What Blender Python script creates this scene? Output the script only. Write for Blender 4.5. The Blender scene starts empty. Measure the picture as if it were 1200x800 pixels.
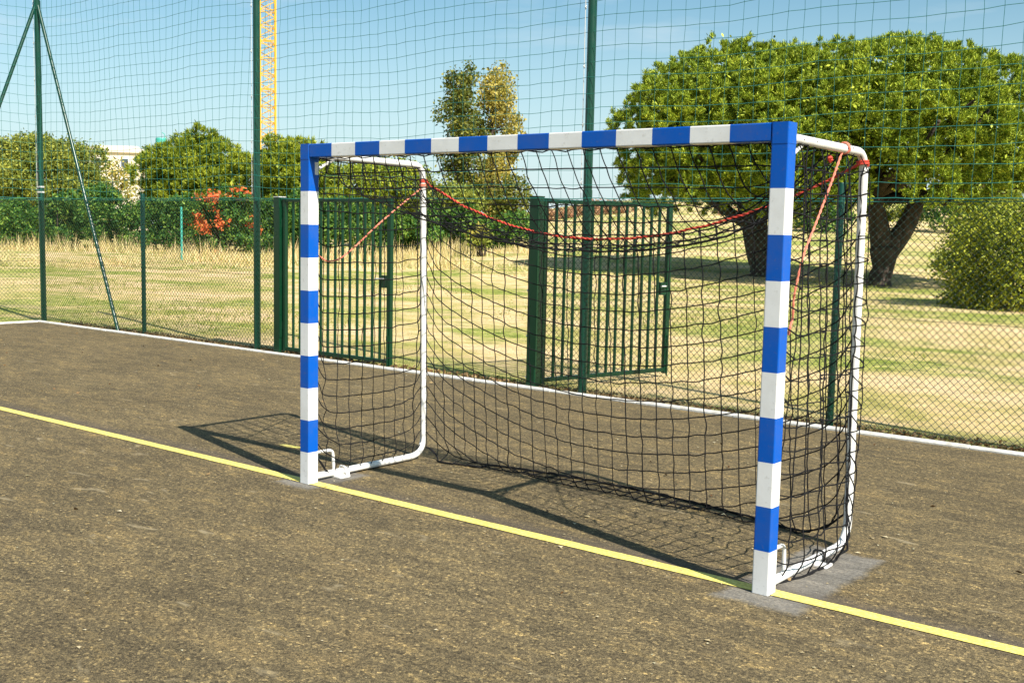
import bpy, math, random
import numpy as np
from mathutils import Vector, Matrix
random.seed(7)
rng = np.random.default_rng(7)
R = math.radians
scene = bpy.context.scene
col = scene.collection

# ------------------------------------------------------------------ camera
CAM = np.array([3.65246, -4.43819, 1.60833])
YAW, PITCH, ROLL, FPX = 0.676127, -0.1030595, 0.0209, 1290.53
_fw = np.array([-math.sin(YAW)*math.cos(PITCH), math.cos(YAW)*math.cos(PITCH), math.sin(PITCH)])
_r = np.array([math.cos(YAW), math.sin(YAW), 0.0])
_u = np.cross(_r, _fw)
_r2 = _r*math.cos(ROLL) + _u*math.sin(ROLL)
_u2 = -_r*math.sin(ROLL) + _u*math.cos(ROLL)
cd = bpy.data.cameras.new('camera')
cam = bpy.data.objects.new('camera', cd)
col.objects.link(cam)
M4 = Matrix(((_r2[0], _u2[0], -_fw[0], CAM[0]), (_r2[1], _u2[1], -_fw[1], CAM[1]), (_r2[2], _u2[2], -_fw[2], CAM[2]), (0, 0, 0, 1)))
cam.matrix_world = M4
cd.sensor_width = 36.0
cd.lens = FPX/1200*36
cd.clip_start = 0.05
cd.clip_end = 3000
scene.camera = cam

# ------------------------------------------------------------------ sun, sky, exposure
SUN_TO = Vector((2.107, -0.555, 2.04)).normalized()      # towards the sun
elev = math.asin(SUN_TO.z)
az = math.atan2(SUN_TO.x, SUN_TO.y)                       # clockwise from +Y
world = bpy.data.worlds.new('World')
scene.world = world
world.use_nodes = True
nt = world.node_tree
nt.nodes.clear()
sky = nt.nodes.new('ShaderNodeTexSky')
sky.sky_type = 'NISHITA'
sky.sun_disc = False
sky.sun_elevation = elev
sky.sun_rotation = az
sky.air_density = 1.0
sky.dust_density = 0.6
sky.ozone_density = 1.6
tc = nt.nodes.new('ShaderNodeTexCoord')
mp = nt.nodes.new('ShaderNodeMapping')
mp.inputs['Scale'].default_value = (1.6, 1.6, 9.0)
nz = nt.nodes.new('ShaderNodeTexNoise')
nz.inputs['Scale'].default_value = 2.3
nz.inputs['Detail'].default_value = 6
nz.inputs['Roughness'].default_value = 0.55
rp = nt.nodes.new('ShaderNodeValToRGB')
rp.color_ramp.elements[0].position = 0.47
rp.color_ramp.elements[0].color = (0, 0, 0, 1)
rp.color_ramp.elements[1].position = 0.72
rp.color_ramp.elements[1].color = (0.55, 0.55, 0.55, 1)
tint = nt.nodes.new('ShaderNodeMix'); tint.data_type = 'RGBA'; tint.blend_type = 'MULTIPLY'
tint.inputs[0].default_value = 1.0
tint.inputs[7].default_value = (0.88, 1.20, 1.16, 1)
mx = nt.nodes.new('ShaderNodeMix'); mx.data_type = 'RGBA'
mx.inputs[7].default_value = (7.0, 8.2, 8.8, 1)
bg = nt.nodes.new('ShaderNodeBackground')
bg.inputs['Strength'].default_value = 0.066
wo = nt.nodes.new('ShaderNodeOutputWorld')
L = nt.links.new
L(tc.outputs['Generated'], mp.inputs['Vector']); L(mp.outputs['Vector'], nz.inputs['Vector'])
L(nz.outputs['Fac'], rp.inputs['Fac'])
# pale summer haze low over the horizon, the same all the way round
sz = nt.nodes.new('ShaderNodeSeparateXYZ'); L(tc.outputs['Generated'], sz.inputs[0])
hz = nt.nodes.new('ShaderNodeMapRange'); hz.interpolation_type = 'SMOOTHSTEP'
hz.inputs['From Min'].default_value = -0.02; hz.inputs['From Max'].default_value = 0.24
hz.inputs['To Min'].default_value = 0.85; hz.inputs['To Max'].default_value = 0.0
L(sz.outputs[2], hz.inputs['Value'])
mm = nt.nodes.new('ShaderNodeMath'); mm.operation = 'MAXIMUM'
L(hz.outputs[0], mm.inputs[0]); L(rp.outputs['Color'], mm.inputs[1]); L(mm.outputs[0], mx.inputs[0])
L(sky.outputs['Color'], tint.inputs[6]); L(tint.outputs[2], mx.inputs[6])
L(mx.outputs[2], bg.inputs['Color']); L(bg.outputs['Background'], wo.inputs['Surface'])

sd = bpy.data.lights.new('sun', 'SUN')
sd.energy = 5.0
sd.angle = R(0.5)
sd.color = (1.0, 0.95, 0.86)
sun = bpy.data.objects.new('sun', sd)
col.objects.link(sun)
sun.rotation_euler = SUN_TO.to_track_quat('Z', 'Y').to_euler()
sun.location = (10, -5, 20)
scene.view_settings.view_transform = 'Standard'
scene.view_settings.look = 'None'
scene.view_settings.exposure = 0.70
scene.view_settings.gamma = 1.0


# ------------------------------------------------------------------ photo geometry helpers (build time only)
def ray(u, v):
    return _fw + _r2*(u-600)/FPX - _u2*(v-400)/FPX


def P(u, v, D):
    return CAM + ray(u, v)*D


def plane_x(u, v, x0):
    d = ray(u, v); return CAM + d*((x0-CAM[0])/d[0])


def plane_y(u, v, y0):
    d = ray(u, v); return CAM + d*((y0-CAM[1])/d[1])


# ------------------------------------------------------------------ materials
def newmat(name):
    m = bpy.data.materials.new(name); m.use_nodes = True
    n = m.node_tree.nodes; b = n.get('Principled BSDF')
    return m, m.node_tree, b


def noise(t, scale, detail=4, rough=0.5, vec=None, dist=0.0):
    n = t.nodes.new('ShaderNodeTexNoise')
    n.inputs['Scale'].default_value = scale; n.inputs['Detail'].default_value = detail
    n.inputs['Roughness'].default_value = rough; n.inputs['Distortion'].default_value = dist
    if vec: t.links.new(vec, n.inputs['Vector'])
    return n


def ramp(t, fac, stops):
    n = t.nodes.new('ShaderNodeValToRGB')
    e = n.color_ramp.elements
    e[0].position, e[0].color = stops[0][0], (*stops[0][1], 1)
    e[1].position, e[1].color = stops[-1][0], (*stops[-1][1], 1)
    for p, c in stops[1:-1]:
        x = e.new(p); x.color = (*c, 1)
    t.links.new(fac, n.inputs['Fac'])
    return n


def mixc(t, fac, a, b, mode='MIX'):
    n = t.nodes.new('ShaderNodeMix'); n.data_type = 'RGBA'; n.blend_type = mode
    for k, s in ((0, fac), (6, a), (7, b)):
        if hasattr(s, 'links'): t.links.new(s, n.inputs[k])
        elif isinstance(s, (int, float)): n.inputs[k].default_value = s
        else: n.inputs[k].default_value = (*s, 1)
    return n.outputs[2]


def mth(t, op, a, b=None, clamp=False):
    n = t.nodes.new('ShaderNodeMath'); n.operation = op; n.use_clamp = clamp
    for k, s in ((0, a), (1, b)):
        if s is None: continue
        if hasattr(s, 'links'): t.links.new(s, n.inputs[k])
        else: n.inputs[k].default_value = s
    return n.outputs[0]


def bump(t, b, h, strength, dist):
    n = t.nodes.new('ShaderNodeBump'); n.inputs['Strength'].default_value = strength; n.inputs['Distance'].default_value = dist
    t.links.new(h, n.inputs['Height']); t.links.new(n.outputs['Normal'], b.inputs['Normal'])


def coords(t, scale=(1, 1, 1), kind='Object'):
    c = t.nodes.new('ShaderNodeTexCoord'); m = t.nodes.new('ShaderNodeMapping')
    m.inputs['Scale'].default_value = scale
    t.links.new(c.outputs[kind], m.inputs['Vector'])
    return m.outputs['Vector']


def wpos(t):
    return t.nodes.new('ShaderNodeNewGeometry').outputs['Position']


def paint(name, c, rough=0.4, wear=0.12, wscale=6.0, dirt=(0.16, 0.13, 0.09)):
    m, t, b = newmat(name)
    v = coords(t)
    n1 = noise(t, wscale, 6, 0.62, v); n2 = noise(t, wscale*9, 4, 0.6, v)
    r = ramp(t, n1.outputs['Fac'], [(0.46, (0, 0, 0)), (0.72, (wear, wear, wear))])
    r2 = ramp(t, n2.outputs['Fac'], [(0.60, (0, 0, 0)), (0.74, (wear*1.6,)*3)])
    c1 = mixc(t, r.outputs['Color'], c, dirt)
    c2 = mixc(t, r2.outputs['Color'], c1, dirt)
    L = t.links.new
    L(c2, b.inputs['Base Color'])
    rr = mth(t, 'MULTIPLY_ADD', n1.outputs['Fac'], 0.25)
    t.nodes[-1].inputs[2].default_value = rough-0.12
    L(rr, b.inputs['Roughness'])
    bump(t, b, n2.outputs['Fac'], 0.12, 0.002)
    return m


def foliage(name, c1, c2, c3, transl=0.3, nscale=0.9):
    m, t, b = newmat(name)
    g = t.nodes.new('ShaderNodeNewGeometry')
    rnd = g.outputs['Random Per Island']
    a = ramp(t, rnd, [(0.0, c1), (0.55, c2), (1.0, c3)])
    n1 = noise(t, nscale, 3, 0.5, g.outputs['Position'])
    k = ramp(t, n1.outputs['Fac'], [(0.35, (0.72, 0.78, 0.7)), (0.65, (1.15, 1.1, 1.0))])
    c = mixc(t, 1.0, a.outputs['Color'], k.outputs['Color'], 'MULTIPLY')
    t.links.new(c, b.inputs['Base Color'])
    b.inputs['Roughness'].default_value = 0.55
    b.inputs['Specular IOR Level'].default_value = 0.25
    tr = t.nodes.new('ShaderNodeBsdfTranslucent'); t.links.new(c, tr.inputs['Color'])
    ms = t.nodes.new('ShaderNodeMixShader'); ms.inputs[0].default_value = transl
    out = t.nodes.get('Material Output')
    t.links.new(b.outputs[0], ms.inputs[1]); t.links.new(tr.outputs[0], ms.inputs[2]); t.links.new(ms.outputs[0], out.inputs['Surface'])
    return m


MT = {}
MT['blue'] = paint('blue_paint', (0.001, 0.090, 0.45), 0.42, 0.15)
MT['white'] = paint('white_paint', (0.80, 0.79, 0.77), 0.38, 0.26, 4, (0.36, 0.32, 0.26))
MT['white_tube'] = paint('white_tube_paint', (0.80, 0.78, 0.74), 0.35, 0.22, 14, (0.25, 0.17, 0.10))
MT['green'] = paint('green_gate_paint', (0.003, 0.036, 0.015), 0.30, 0.10, 9, (0.05, 0.06, 0.04))
MT['pole'] = paint('green_pole_paint', (0.003, 0.045, 0.025), 0.28, 0.14, 7, (0.04, 0.06, 0.05))
MT['wire'] = paint('green_coated_wire', (0.010, 0.035, 0.018), 0.35, 0.1, 20)
MT['netgreen'] = paint('green_net_cord', (0.02, 0.19, 0.16), 0.6, 0.1, 3)
MT['cord'] = paint('black_net_cord', (0.012, 0.012, 0.013), 0.75, 0.2, 30, (0.05, 0.045, 0.04))
MT['rope'] = paint('red_rope', (0.62, 0.055, 0.03), 0.75, 0.25, 25, (0.5, 0.2, 0.12))
MT['pinkrope'] = paint('faded_orange_rope', (0.72, 0.20, 0.13), 0.75, 0.3, 25, (0.7, 0.4, 0.25))
MT['black'] = paint('black_rubber', (0.02, 0.02, 0.02), 0.6, 0.2, 12)
MT['steel'] = paint('galvanised_steel', (0.62, 0.62, 0.60), 0.4, 0.2, 12)
MT['yellow_crane'] = paint('yellow_crane_paint', (0.78, 0.42, 0.03), 0.45, 0.15, 0.6)
MT['teal'] = paint('teal_tank_paint', (0.05, 0.36, 0.30), 0.45, 0.15, 0.6)
MT['sticker'] = paint('white_sticker', (0.7, 0.7, 0.7), 0.5, 0.05)
MT['print'] = paint('sticker_print', (0.12, 0.13, 0.16), 0.5, 0.05)
MT['render'] = paint('cream_render', (0.72, 0.62, 0.50), 0.8, 0.15, 0.4)
MT['glass'] = paint('dark_window_glass', (0.06, 0.08, 0.10), 0.12, 0.05)
MT['roof'] = paint('clay_roof', (0.42, 0.24, 0.16), 0.8, 0.2, 0.6)


def bark():
    m, t, b = newmat('bark')
    v = coords(t, (1, 1, 0.35))
    n = noise(t, 5, 8, 0.65, v)
    vo = t.nodes.new('ShaderNodeTexVoronoi'); vo.inputs['Scale'].default_value = 7; t.links.new(v, vo.inputs['Vector'])
    c = ramp(t, n.outputs['Fac'], [(0.3, (0.018, 0.013, 0.010)), (0.7, (0.075, 0.052, 0.038))])
    t.links.new(c.outputs['Color'], b.inputs['Base Color']); b.inputs['Roughness'].default_value = 0.9
    bump(t, b, vo.outputs['Distance'], 0.9, 0.08)
    return m


for k_, v_ in (('blue', .22), ('cord', .12), ('green', .35), ('wire', .4)): MT[k_].node_tree.nodes['Principled BSDF'].inputs['Specular IOR Level'].default_value = v_
MT['bark'] = bark()


def asphalt():
    m, t, b = newmat('dusty_asphalt')
    w = wpos(t)
    mpn = t.nodes.new('ShaderNodeMapping'); mpn.inputs['Rotation'].default_value = (0, 0, R(-38)); mpn.inputs['Scale'].default_value = (0.42, 1.25, 1)
    t.links.new(w, mpn.inputs['Vector']); sv = mpn.outputs['Vector']
    nA = noise(t, 0.55, 5, 0.6, w); nB = noise(t, 3.4, 6, 0.66, sv); nC = noise(t, 11, 6, 0.72, sv, 0.4); nD = noise(t, 62, 3, 0.8, w); nE = noise(t, 170, 2, 0.7, w)
    c = ramp(t, nA.outputs['Fac'], [(0.28, (0.112, 0.088, 0.050)), (0.55, (0.139, 0.109, 0.061)), (0.78, (0.168, 0.132, 0.073))]).outputs['Color']
    k = ramp(t, nB.outputs['Fac'], [(0.30, (0.74, 0.75, 0.78)), (0.52, (1, 1, 1)), (0.72, (1.32, 1.26, 1.15))]).outputs['Color']
    c = mixc(t, 1.0, c, k, 'MULTIPLY')
    k = ramp(t, nC.outputs['Fac'], [(0.34, (0.74, 0.74, 0.77)), (0.54, (1, 1, 1)), (0.70, (1.6, 1.5, 1.25))]).outputs['Color']
    c = mixc(t, 1.0, c, k, 'MULTIPLY')
    k = ramp(t, nD.outputs['Fac'], [(0.36, (0.38, 0.38, 0.40)), (0.5, (1, 1, 1)), (0.64, (2.1, 2.0, 1.75))]).outputs['Color']
    c = mixc(t, 0.55, c, k, 'MULTIPLY')
    k = ramp(t, nE.outputs['Fac'], [(0.36, (0.35, 0.35, 0.36)), (0.5, (1, 1, 1)), (0.66, (2.3, 2.2, 1.9))]).outputs['Color']
    c = mixc(t, 0.75, c, k, 'MULTIPLY')
    vs = t.nodes.new('ShaderNodeTexVoronoi'); vs.inputs['Scale'].default_value = 78; t.links.new(w, vs.inputs['Vector'])
    sp = t.nodes.new('ShaderNodeSeparateColor'); t.links.new(vs.outputs['Color'], sp.inputs[0])
    k = ramp(t, sp.outputs[0], [(0.0, (0.42, 0.42, 0.43)), (0.25, (0.80, 0.80, 0.80)), (0.80, (1.05, 1.04, 1.02)), (0.93, (1.6, 1.55, 1.4)), (1.0, (2.3, 2.2, 1.9))]).outputs['Color']
    c = mixc(t, 0.85, c, k, 'MULTIPLY')
    nF = noise(t, 7.5, 3, 0.55, sv, 0.6)
    k = ramp(t, nF.outputs['Fac'], [(0.655, (0, 0, 0)), (0.74, (0.62, 0.62, 0.62))]).outputs['Color']
    c = mixc(t, k, c, (0.36, 0.29, 0.175))
    nG = noise(t, 2.1, 5, 0.7, w, 0.8)
    k = ramp(t, nG.outputs['Fac'], [(0.28, (0.35, 0.35, 0.35)), (0.38, (0, 0, 0))]).outputs['Color']
    c = mixc(t, k, c, (0.075, 0.066, 0.050))
    # grey repair patches round the post feet and a grey worn band beside the line
    sep = t.nodes.new('ShaderNodeSeparateXYZ')
    dn = noise(t, 4.5, 6, 0.75, w)
    off = t.nodes.new('ShaderNodeVectorMath'); off.operation = 'MULTIPLY_ADD'
    t.links.new(dn.outputs['Color'], off.inputs[0]); off.inputs[1].default_value = (0.16, 0.16, 0); t.links.new(w, off.inputs[2])
    sub = t.nodes.new('ShaderNodeVectorMath'); sub.operation = 'SUBTRACT'; t.links.new(off.outputs[0], sub.inputs[0]); sub.inputs[1].default_value = (0.08, 0.08, 0)
    t.links.new(sub.outputs[0], sep.inputs[0])
    X, Y = sep.outputs[0], sep.outputs[1]

    def box(x0, x1, y0, y1, soft):
        cx, cy, hx, hy = (x0+x1)/2, (y0+y1)/2, (x1-x0)/2, (y1-y0)/2
        dx = mth(t, 'SUBTRACT', mth(t, 'ABSOLUTE', mth(t, 'SUBTRACT', X, cx)), hx)
        dy = mth(t, 'SUBTRACT', mth(t, 'ABSOLUTE', mth(t, 'SUBTRACT', Y, cy)), hy)
        d = mth(t, 'MAXIMUM', dx, dy)
        return mth(t, 'MULTIPLY', mth(t, 'SUBTRACT', 0, d), 1/soft, True)
    mask = mth(t, 'MAXIMUM', box(1.36, 1.80, -0.17, 0.92, 0.05), box(-1.76, -1.38, -0.11, 0.45, 0.06))
    mask = mth(t, 'MULTIPLY', mask, 0.80)
    pg = ramp(t, nC.outputs['Fac'], [(0.3, (0.115, 0.108, 0.098)), (0.7, (0.26, 0.24, 0.21))]).outputs['Color']
    pk = ramp(t, nD.outputs['Fac'], [(0.32, (0.6, 0.6, 0.6)), (0.7, (1.6, 1.6, 1.6))]).outputs['Color']
    pg = mixc(t, 0.8, pg, pk, 'MULTIPLY')
    c = mixc(t, mask, c, pg)
    band = mth(t, 'MULTIPLY', box(-30, 14, -0.02, 0.26, 0.10), mth(t, 'MULTIPLY', nB.outputs['Fac'], 1.15))
    band = mth(t, 'MULTIPLY', band, 0.85)
    c = mixc(t, band, c, (0.085, 0.072, 0.062))
    t.links.new(c, b.inputs['Base Color']); b.inputs['Roughness'].default_value = 0.9
    b.inputs['Specular IOR Level'].default_value = 0.2
    h = mth(t, 'ADD', mth(t, 'MULTIPLY', nD.outputs['Fac'], 0.6), mth(t, 'MULTIPLY', nE.outputs['Fac'], 0.5))
    bump(t, b, h, 0.7, 0.008)
    return m


def line_paint():
    m, t, b = newmat('yellow_line_paint')
    w = wpos(t)
    n1 = noise(t, 60, 4, 0.7, w); n2 = noise(t, 5, 5, 0.6, w)
    c = ramp(t, n1.outputs['Fac'], [(0.30, (0.50, 0.40, 0.09)), (0.5, (0.83, 0.69, 0.15)), (0.7, (0.92, 0.80, 0.28))]).outputs['Color']
    k = ramp(t, n2.outputs['Fac'], [(0.50, (0, 0, 0)), (0.72, (0.6, 0.6, 0.6))]).outputs['Color']
    c = mixc(t, k, c, (0.35, 0.27, 0.12))
    t.links.new(c, b.inputs['Base Color']); b.inputs['Roughness'].default_value = 0.7
    bump(t, b, n1.outputs['Fac'], 0.5, 0.004)
    return m


def concrete():
    m, t, b = newmat('pale_concrete')
    w = wpos(t)
    n1 = noise(t, 9, 6, 0.7, w); n2 = noise(t, 90, 3, 0.7, w)
    c = ramp(t, n1.outputs['Fac'], [(0.30, (0.36, 0.33, 0.28)), (0.52, (0.66, 0.63, 0.57)), (0.75, (0.76, 0.74, 0.69))]).outputs['Color']
    t.links.new(c, b.inputs['Base Color']); b.inputs['Roughness'].default_value = 0.85
    bump(t, b, n2.outputs['Fac'], 0.6, 0.006)
    return m


def field_mat():
    m, t, b = newmat('dry_grass_field')
    w = wpos(t)
    mpn = t.nodes.new('ShaderNodeMapping'); mpn.inputs['Rotation'].default_value = (0, 0, R(-38)); mpn.inputs['Scale'].default_value = (0.7, 0.95, 1)
    t.links.new(w, mpn.inputs['Vector']); sv = mpn.outputs['Vector']
    nA = noise(t, 0.30, 5, 0.62, sv); nB = noise(t, 0.75, 7, 0.72, sv); nC = noise(t, 4, 6, 0.78, w); nD = noise(t, 38, 4, 0.75, w)
    c = ramp(t, nB.outputs['Fac'], [(0.30, (0.26, 0.26, 0.06)), (0.42, (0.50, 0.42, 0.15)), (0.54, (0.76, 0.56, 0.30)), (0.72, (0.80, 0.58, 0.37))]).outputs['Color']
    g = ramp(t, nA.outputs['Fac'], [(0.48, (0.0, 0.0, 0.0)), (0.58, (0.90, 0.90, 0.90))]).outputs['Color']
    g2 = ramp(t, nC.outputs['Fac'], [(0.36, (0.09, 0.16, 0.02)), (0.50, (0.26, 0.32, 0.05)), (0.66, (0.58, 0.52, 0.18))]).outputs['Color']
    c = mixc(t, g, c, g2)
    k = ramp(t, nC.outputs['Fac'], [(0.30, (0.55, 0.58, 0.5)), (0.5, (1, 1, 1)), (0.72, (1.25, 1.2, 1.15))]).outputs['Color']
    c = mixc(t, 0.8, c, k, 'MULTIPLY')
    k = ramp(t, nD.outputs['Fac'], [(0.30, (0.45, 0.45, 0.4)), (0.52, (1, 1, 1)), (0.72, (1.3, 1.27, 1.2))]).outputs['Color']
    c = mixc(t, 0.7, c, k, 'MULTIPLY')
    t.links.new(c, b.inputs['Base Color']); b.inputs['Roughness'].default_value = 0.95
    b.inputs['Specular IOR Level'].default_value = 0.1
    h = mth(t, 'ADD', nC.outputs['Fac'], mth(t, 'MULTIPLY', nD.outputs['Fac'], 0.4))
    bump(t, b, h, 0.8, 0.06)
    return m


MT['asphalt'] = asphalt(); MT['line'] = line_paint(); MT['concrete'] = concrete(); MT['field'] = field_mat()
MT['straw'] = foliage('dry_straw', (0.84, 0.66, 0.42), (0.76, 0.60, 0.32), (0.48, 0.43, 0.15), 0.25, 0.5)
MT['turf'] = foliage('green_turf', (0.14, 0.19, 0.025), (0.26, 0.29, 0.05), (0.46, 0.42, 0.13), 0.25, 0.5)
MT['litter'] = foliage('leaf_litter', (0.10, 0.05, 0.02), (0.20, 0.11, 0.05), (0.42, 0.30, 0.16), 0.05, 3)
MT['grit'] = foliage('pale_grit', (0.36, 0.28, 0.16), (0.52, 0.42, 0.26), (0.66, 0.58, 0.42), 0.0, 3)
MT['pine'] = foliage('pine_needles', (0.06, 0.115, 0.010), (0.27, 0.36, 0.028), (0.62, 0.68, 0.075), 0.16, 0.8)
MT['pine2'] = foliage('bright_pine_needles', (0.09, 0.14, 0.012), (0.28, 0.34, 0.025), (0.50, 0.52, 0.05), 0.30, 0.6)
MT['olive'] = foliage('olive_leaves', (0.07, 0.10, 0.02), (0.25, 0.29, 0.045), (0.50, 0.50, 0.10), 0.30, 0.4)
MT['hedge'] = foliage('hedge_leaves', (0.02, 0.07, 0.018), (0.07, 0.18, 0.03), (0.26, 0.37, 0.06), 0.25, 0.6)
MT['poplar'] = foliage('dark_poplar_leaves', (0.06, 0.09, 0.015), (0.14, 0.16, 0.025), (0.30, 0.27, 0.045), 0.25, 0.6)
MT['gold'] = foliage('golden_leaves', (0.20, 0.19, 0.04), (0.42, 0.36, 0.07), (0.60, 0.48, 0.14), 0.30, 0.6)
MT['bush'] = foliage('yellow_green_leaves', (0.06, 0.10, 0.012), (0.27, 0.31, 0.03), (0.60, 0.60, 0.08), 0.30, 1.6)
MT['orange'] = foliage('orange_leaves', (0.62, 0.09, 0.03), (0.75, 0.17, 0.05), (0.70, 0.30, 0.09), 0.30, 1)
MT['russet'] = foliage('russet_leaves', (0.40, 0.18, 0.11), (0.50, 0.27, 0.17), (0.46, 0.33, 0.18), 0.25, 1)


# ------------------------------------------------------------------ mesh helpers
class MB:
    """collects shapes, builds ONE mesh object"""
    def __init__(s):
        s.v = []; s.f = []; s.m = []; s.n = 0

    def add(s, v, f, m=0):
        s.v.append(np.asarray(v, float).reshape(-1, 3))
        for q in f: s.f.append(tuple(i+s.n for i in q)); s.m.append(m)
        s.n += len(s.v[-1])

    def box(s, lo, hi, m=0, mat4=None):
        x0, y0, z0 = lo; x1, y1, z1 = hi
        v = np.array([(x0, y0, z0), (x1, y0, z0), (x1, y1, z0), (x0, y1, z0), (x0, y0, z1), (x1, y0, z1), (x1, y1, z1), (x0, y1, z1)])
        s.add(v, [(0, 3, 2, 1), (4, 5, 6, 7), (0, 1, 5, 4), (1, 2, 6, 5), (2, 3, 7, 6), (3, 0, 4, 7)], m)

    def tube(s, pts, r, k=8, m=0, cap=True):
        pts = np.asarray(pts, float); n = len(pts)
        rr = np.full(n, r) if np.isscalar(r) else np.asarray(r, float)
        T = np.gradient(pts, axis=0); T /= np.linalg.norm(T, axis=1)[:, None]+1e-12
        a = np.array([0, 0, 1.0]) if abs(T[0][2]) < .9 else np.array([1.0, 0, 0])
        u = np.cross(T[0], a); u /= np.linalg.norm(u)
        V = []
        th = np.arange(k)*2*math.pi/k
        for i in range(n):
            u = u-T[i]*np.dot(u, T[i]); u /= np.linalg.norm(u)+1e-12
            w = np.cross(T[i], u)
            V.append(pts[i]+rr[i]*(np.cos(th)[:, None]*u+np.sin(th)[:, None]*w))
        V = np.concatenate(V)
        F = []
        for i in range(n-1):
            for j in range(k):
                j2 = (j+1) % k
                F.append((i*k+j, i*k+j2, (i+1)*k+j2, (i+1)*k+j))
        if cap:
            F.append(tuple(range(k-1, -1, -1))); F.append(tuple((n-1)*k+j for j in range(k)))
        s.add(V, F, m)

    def octa(s, c, r, m=0):
        c = np.asarray(c)
        d = np.array([(1, 0, 0), (-1, 0, 0), (0, 1, 0), (0, -1, 0), (0, 0, 1), (0, 0, -1)])*r
        s.add(c+d, [(0, 2, 4), (2, 1, 4), (1, 3, 4), (3, 0, 4), (2, 0, 5), (1, 2, 5), (3, 1, 5), (0, 3, 5)], m)

    def rbox(s, levels, mats, hx, hy, cx, cy, r=0.007, caps=True, axis='z'):
        """rounded-rectangle bar swept through levels, a material per segment"""
        prof = []
        for (sx, sy, a0) in ((1, 1, 0), (-1, 1, 90), (-1, -1, 180), (1, -1, 270)):
            for a in (0, 30, 60, 90):
                an = R(a0+a); prof.append((sx*(hx-r)+r*math.cos(an), sy*(hy-r)+r*math.sin(an)))
        k = len(prof); V = []
        for z in levels:
            for (a, b_) in prof:
                V.append((cx+a, cy+b_, z) if axis == 'z' else (z, cx+a, cy+b_))
        base = s.n
        F = []; Mi = []
        for i in range(len(levels)-1):
            for j in range(k):
                j2 = (j+1) % k
                F.append((i*k+j, i*k+j2, (i+1)*k+j2, (i+1)*k+j)); Mi.append(mats[i])
        if caps:
            F.append(tuple(range(k-1, -1, -1))); Mi.append(mats[0])
            F.append(tuple((len(levels)-1)*k+j for j in range(k))); Mi.append(mats[-1])
        s.v.append(np.array(V, float))
        for q, mm in zip(F, Mi): s.f.append(tuple(i+base for i in q)); s.m.append(mm)
        s.n += len(V)

    def build(s, name, mats, parent=None, smooth=False, origin=None):
        V = np.concatenate(s.v)
        pl = np.zeros(3)
        if origin is not None: pl = np.asarray(origin, float)
        elif parent is not None:
            pl = np.array(parent.matrix_parent_origin if hasattr(parent, 'matrix_parent_origin') else parent.location)
            V = V-pl; pl = np.zeros(3)
        if origin is not None: V = V-pl
        me = bpy.data.meshes.new(name)
        me.from_pydata(V.tolist(), [], s.f)
        if not isinstance(mats, (list, tuple)): mats = [mats]
        for mm in mats: me.materials.append(mm)
        if len(mats) > 1: me.polygons.foreach_set('material_index', s.m)
        if smooth: me.polygons.foreach_set('use_smooth', [True]*len(me.polygons))
        me.update()
        o = bpy.data.objects.new(name, me); col.objects.link(o)
        if parent is not None: o.parent = parent
        else: o.location = pl
        return o


def smooth_by_angle(o, deg=35):
    me = o.data
    if deg == 40: return
    me.polygons.foreach_set('use_smooth', [True]*len(me.polygons))
    bm_sharp = R(deg)
    import bmesh
    bm = bmesh.new(); bm.from_mesh(me)
    for e in bm.edges:
        if len(e.link_faces) == 2 and e.calc_face_angle(0) > bm_sharp: e.smooth = False
        elif len(e.link_faces) == 2 and e.link_faces[0].material_index != e.link_faces[1].material_index: pass
    bm.to_mesh(me); bm.free()


def quads_obj(name, V, mat, parent=None, origin=None, nper=4):
    """V (N*nper,3): a fast mesh of separate N polygons"""
    V = np.asarray(V, np.float32)
    if origin is not None: V = V-np.asarray(origin, np.float32)
    n = len(V)//nper
    me = bpy.data.meshes.new(name)
    me.vertices.add(len(V)); me.vertices.foreach_set('co', V.ravel())
    me.loops.add(n*nper); me.loops.foreach_set('vertex_index', np.arange(n*nper, dtype=np.int32))
    me.polygons.add(n)
    me.polygons.foreach_set('loop_start', np.arange(0, n*nper, nper, dtype=np.int32))
    me.materials.append(mat)
    me.update(calc_edges=True)
    o = bpy.data.objects.new(name, me); col.objects.link(o)
    if parent is not None: o.parent = parent
    elif origin is not None: o.location = origin
    return o


def tag(o, label=None, cat=None, group=None, kind=None):
    if label: o['label'] = label
    if cat: o['category'] = cat
    if group: o['group'] = group
    if kind: o['kind'] = kind
    return o


def thing(name, loc, label, cat, group=None):
    o = bpy.data.objects.new(name, None); col.objects.link(o)
    o.empty_display_size = 0.2
    o.location = tuple(float(a) for a in loc)
    return tag(o, label, cat, group)


def arc_path(pts, rad, n=7):
    """polyline with rounded corners"""
    pts = [np.asarray(p, float) for p in pts]
    out = [pts[0]]
    for i in range(1, len(pts)-1):
        a, b, c = pts[i-1], pts[i], pts[i+1]
        r = rad[i-1] if isinstance(rad, (list, tuple)) else rad
        d1 = (a-b)/np.linalg.norm(a-b); d2 = (c-b)/np.linalg.norm(c-b)
        p0, p2 = b+d1*r, b+d2*r
        for k in range(n+1):
            s = k/n; out.append((1-s)**2*p0+2*s*(1-s)*b+s*s*p2)
    out.append(pts[-1])
    return np.array(out)


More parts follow.
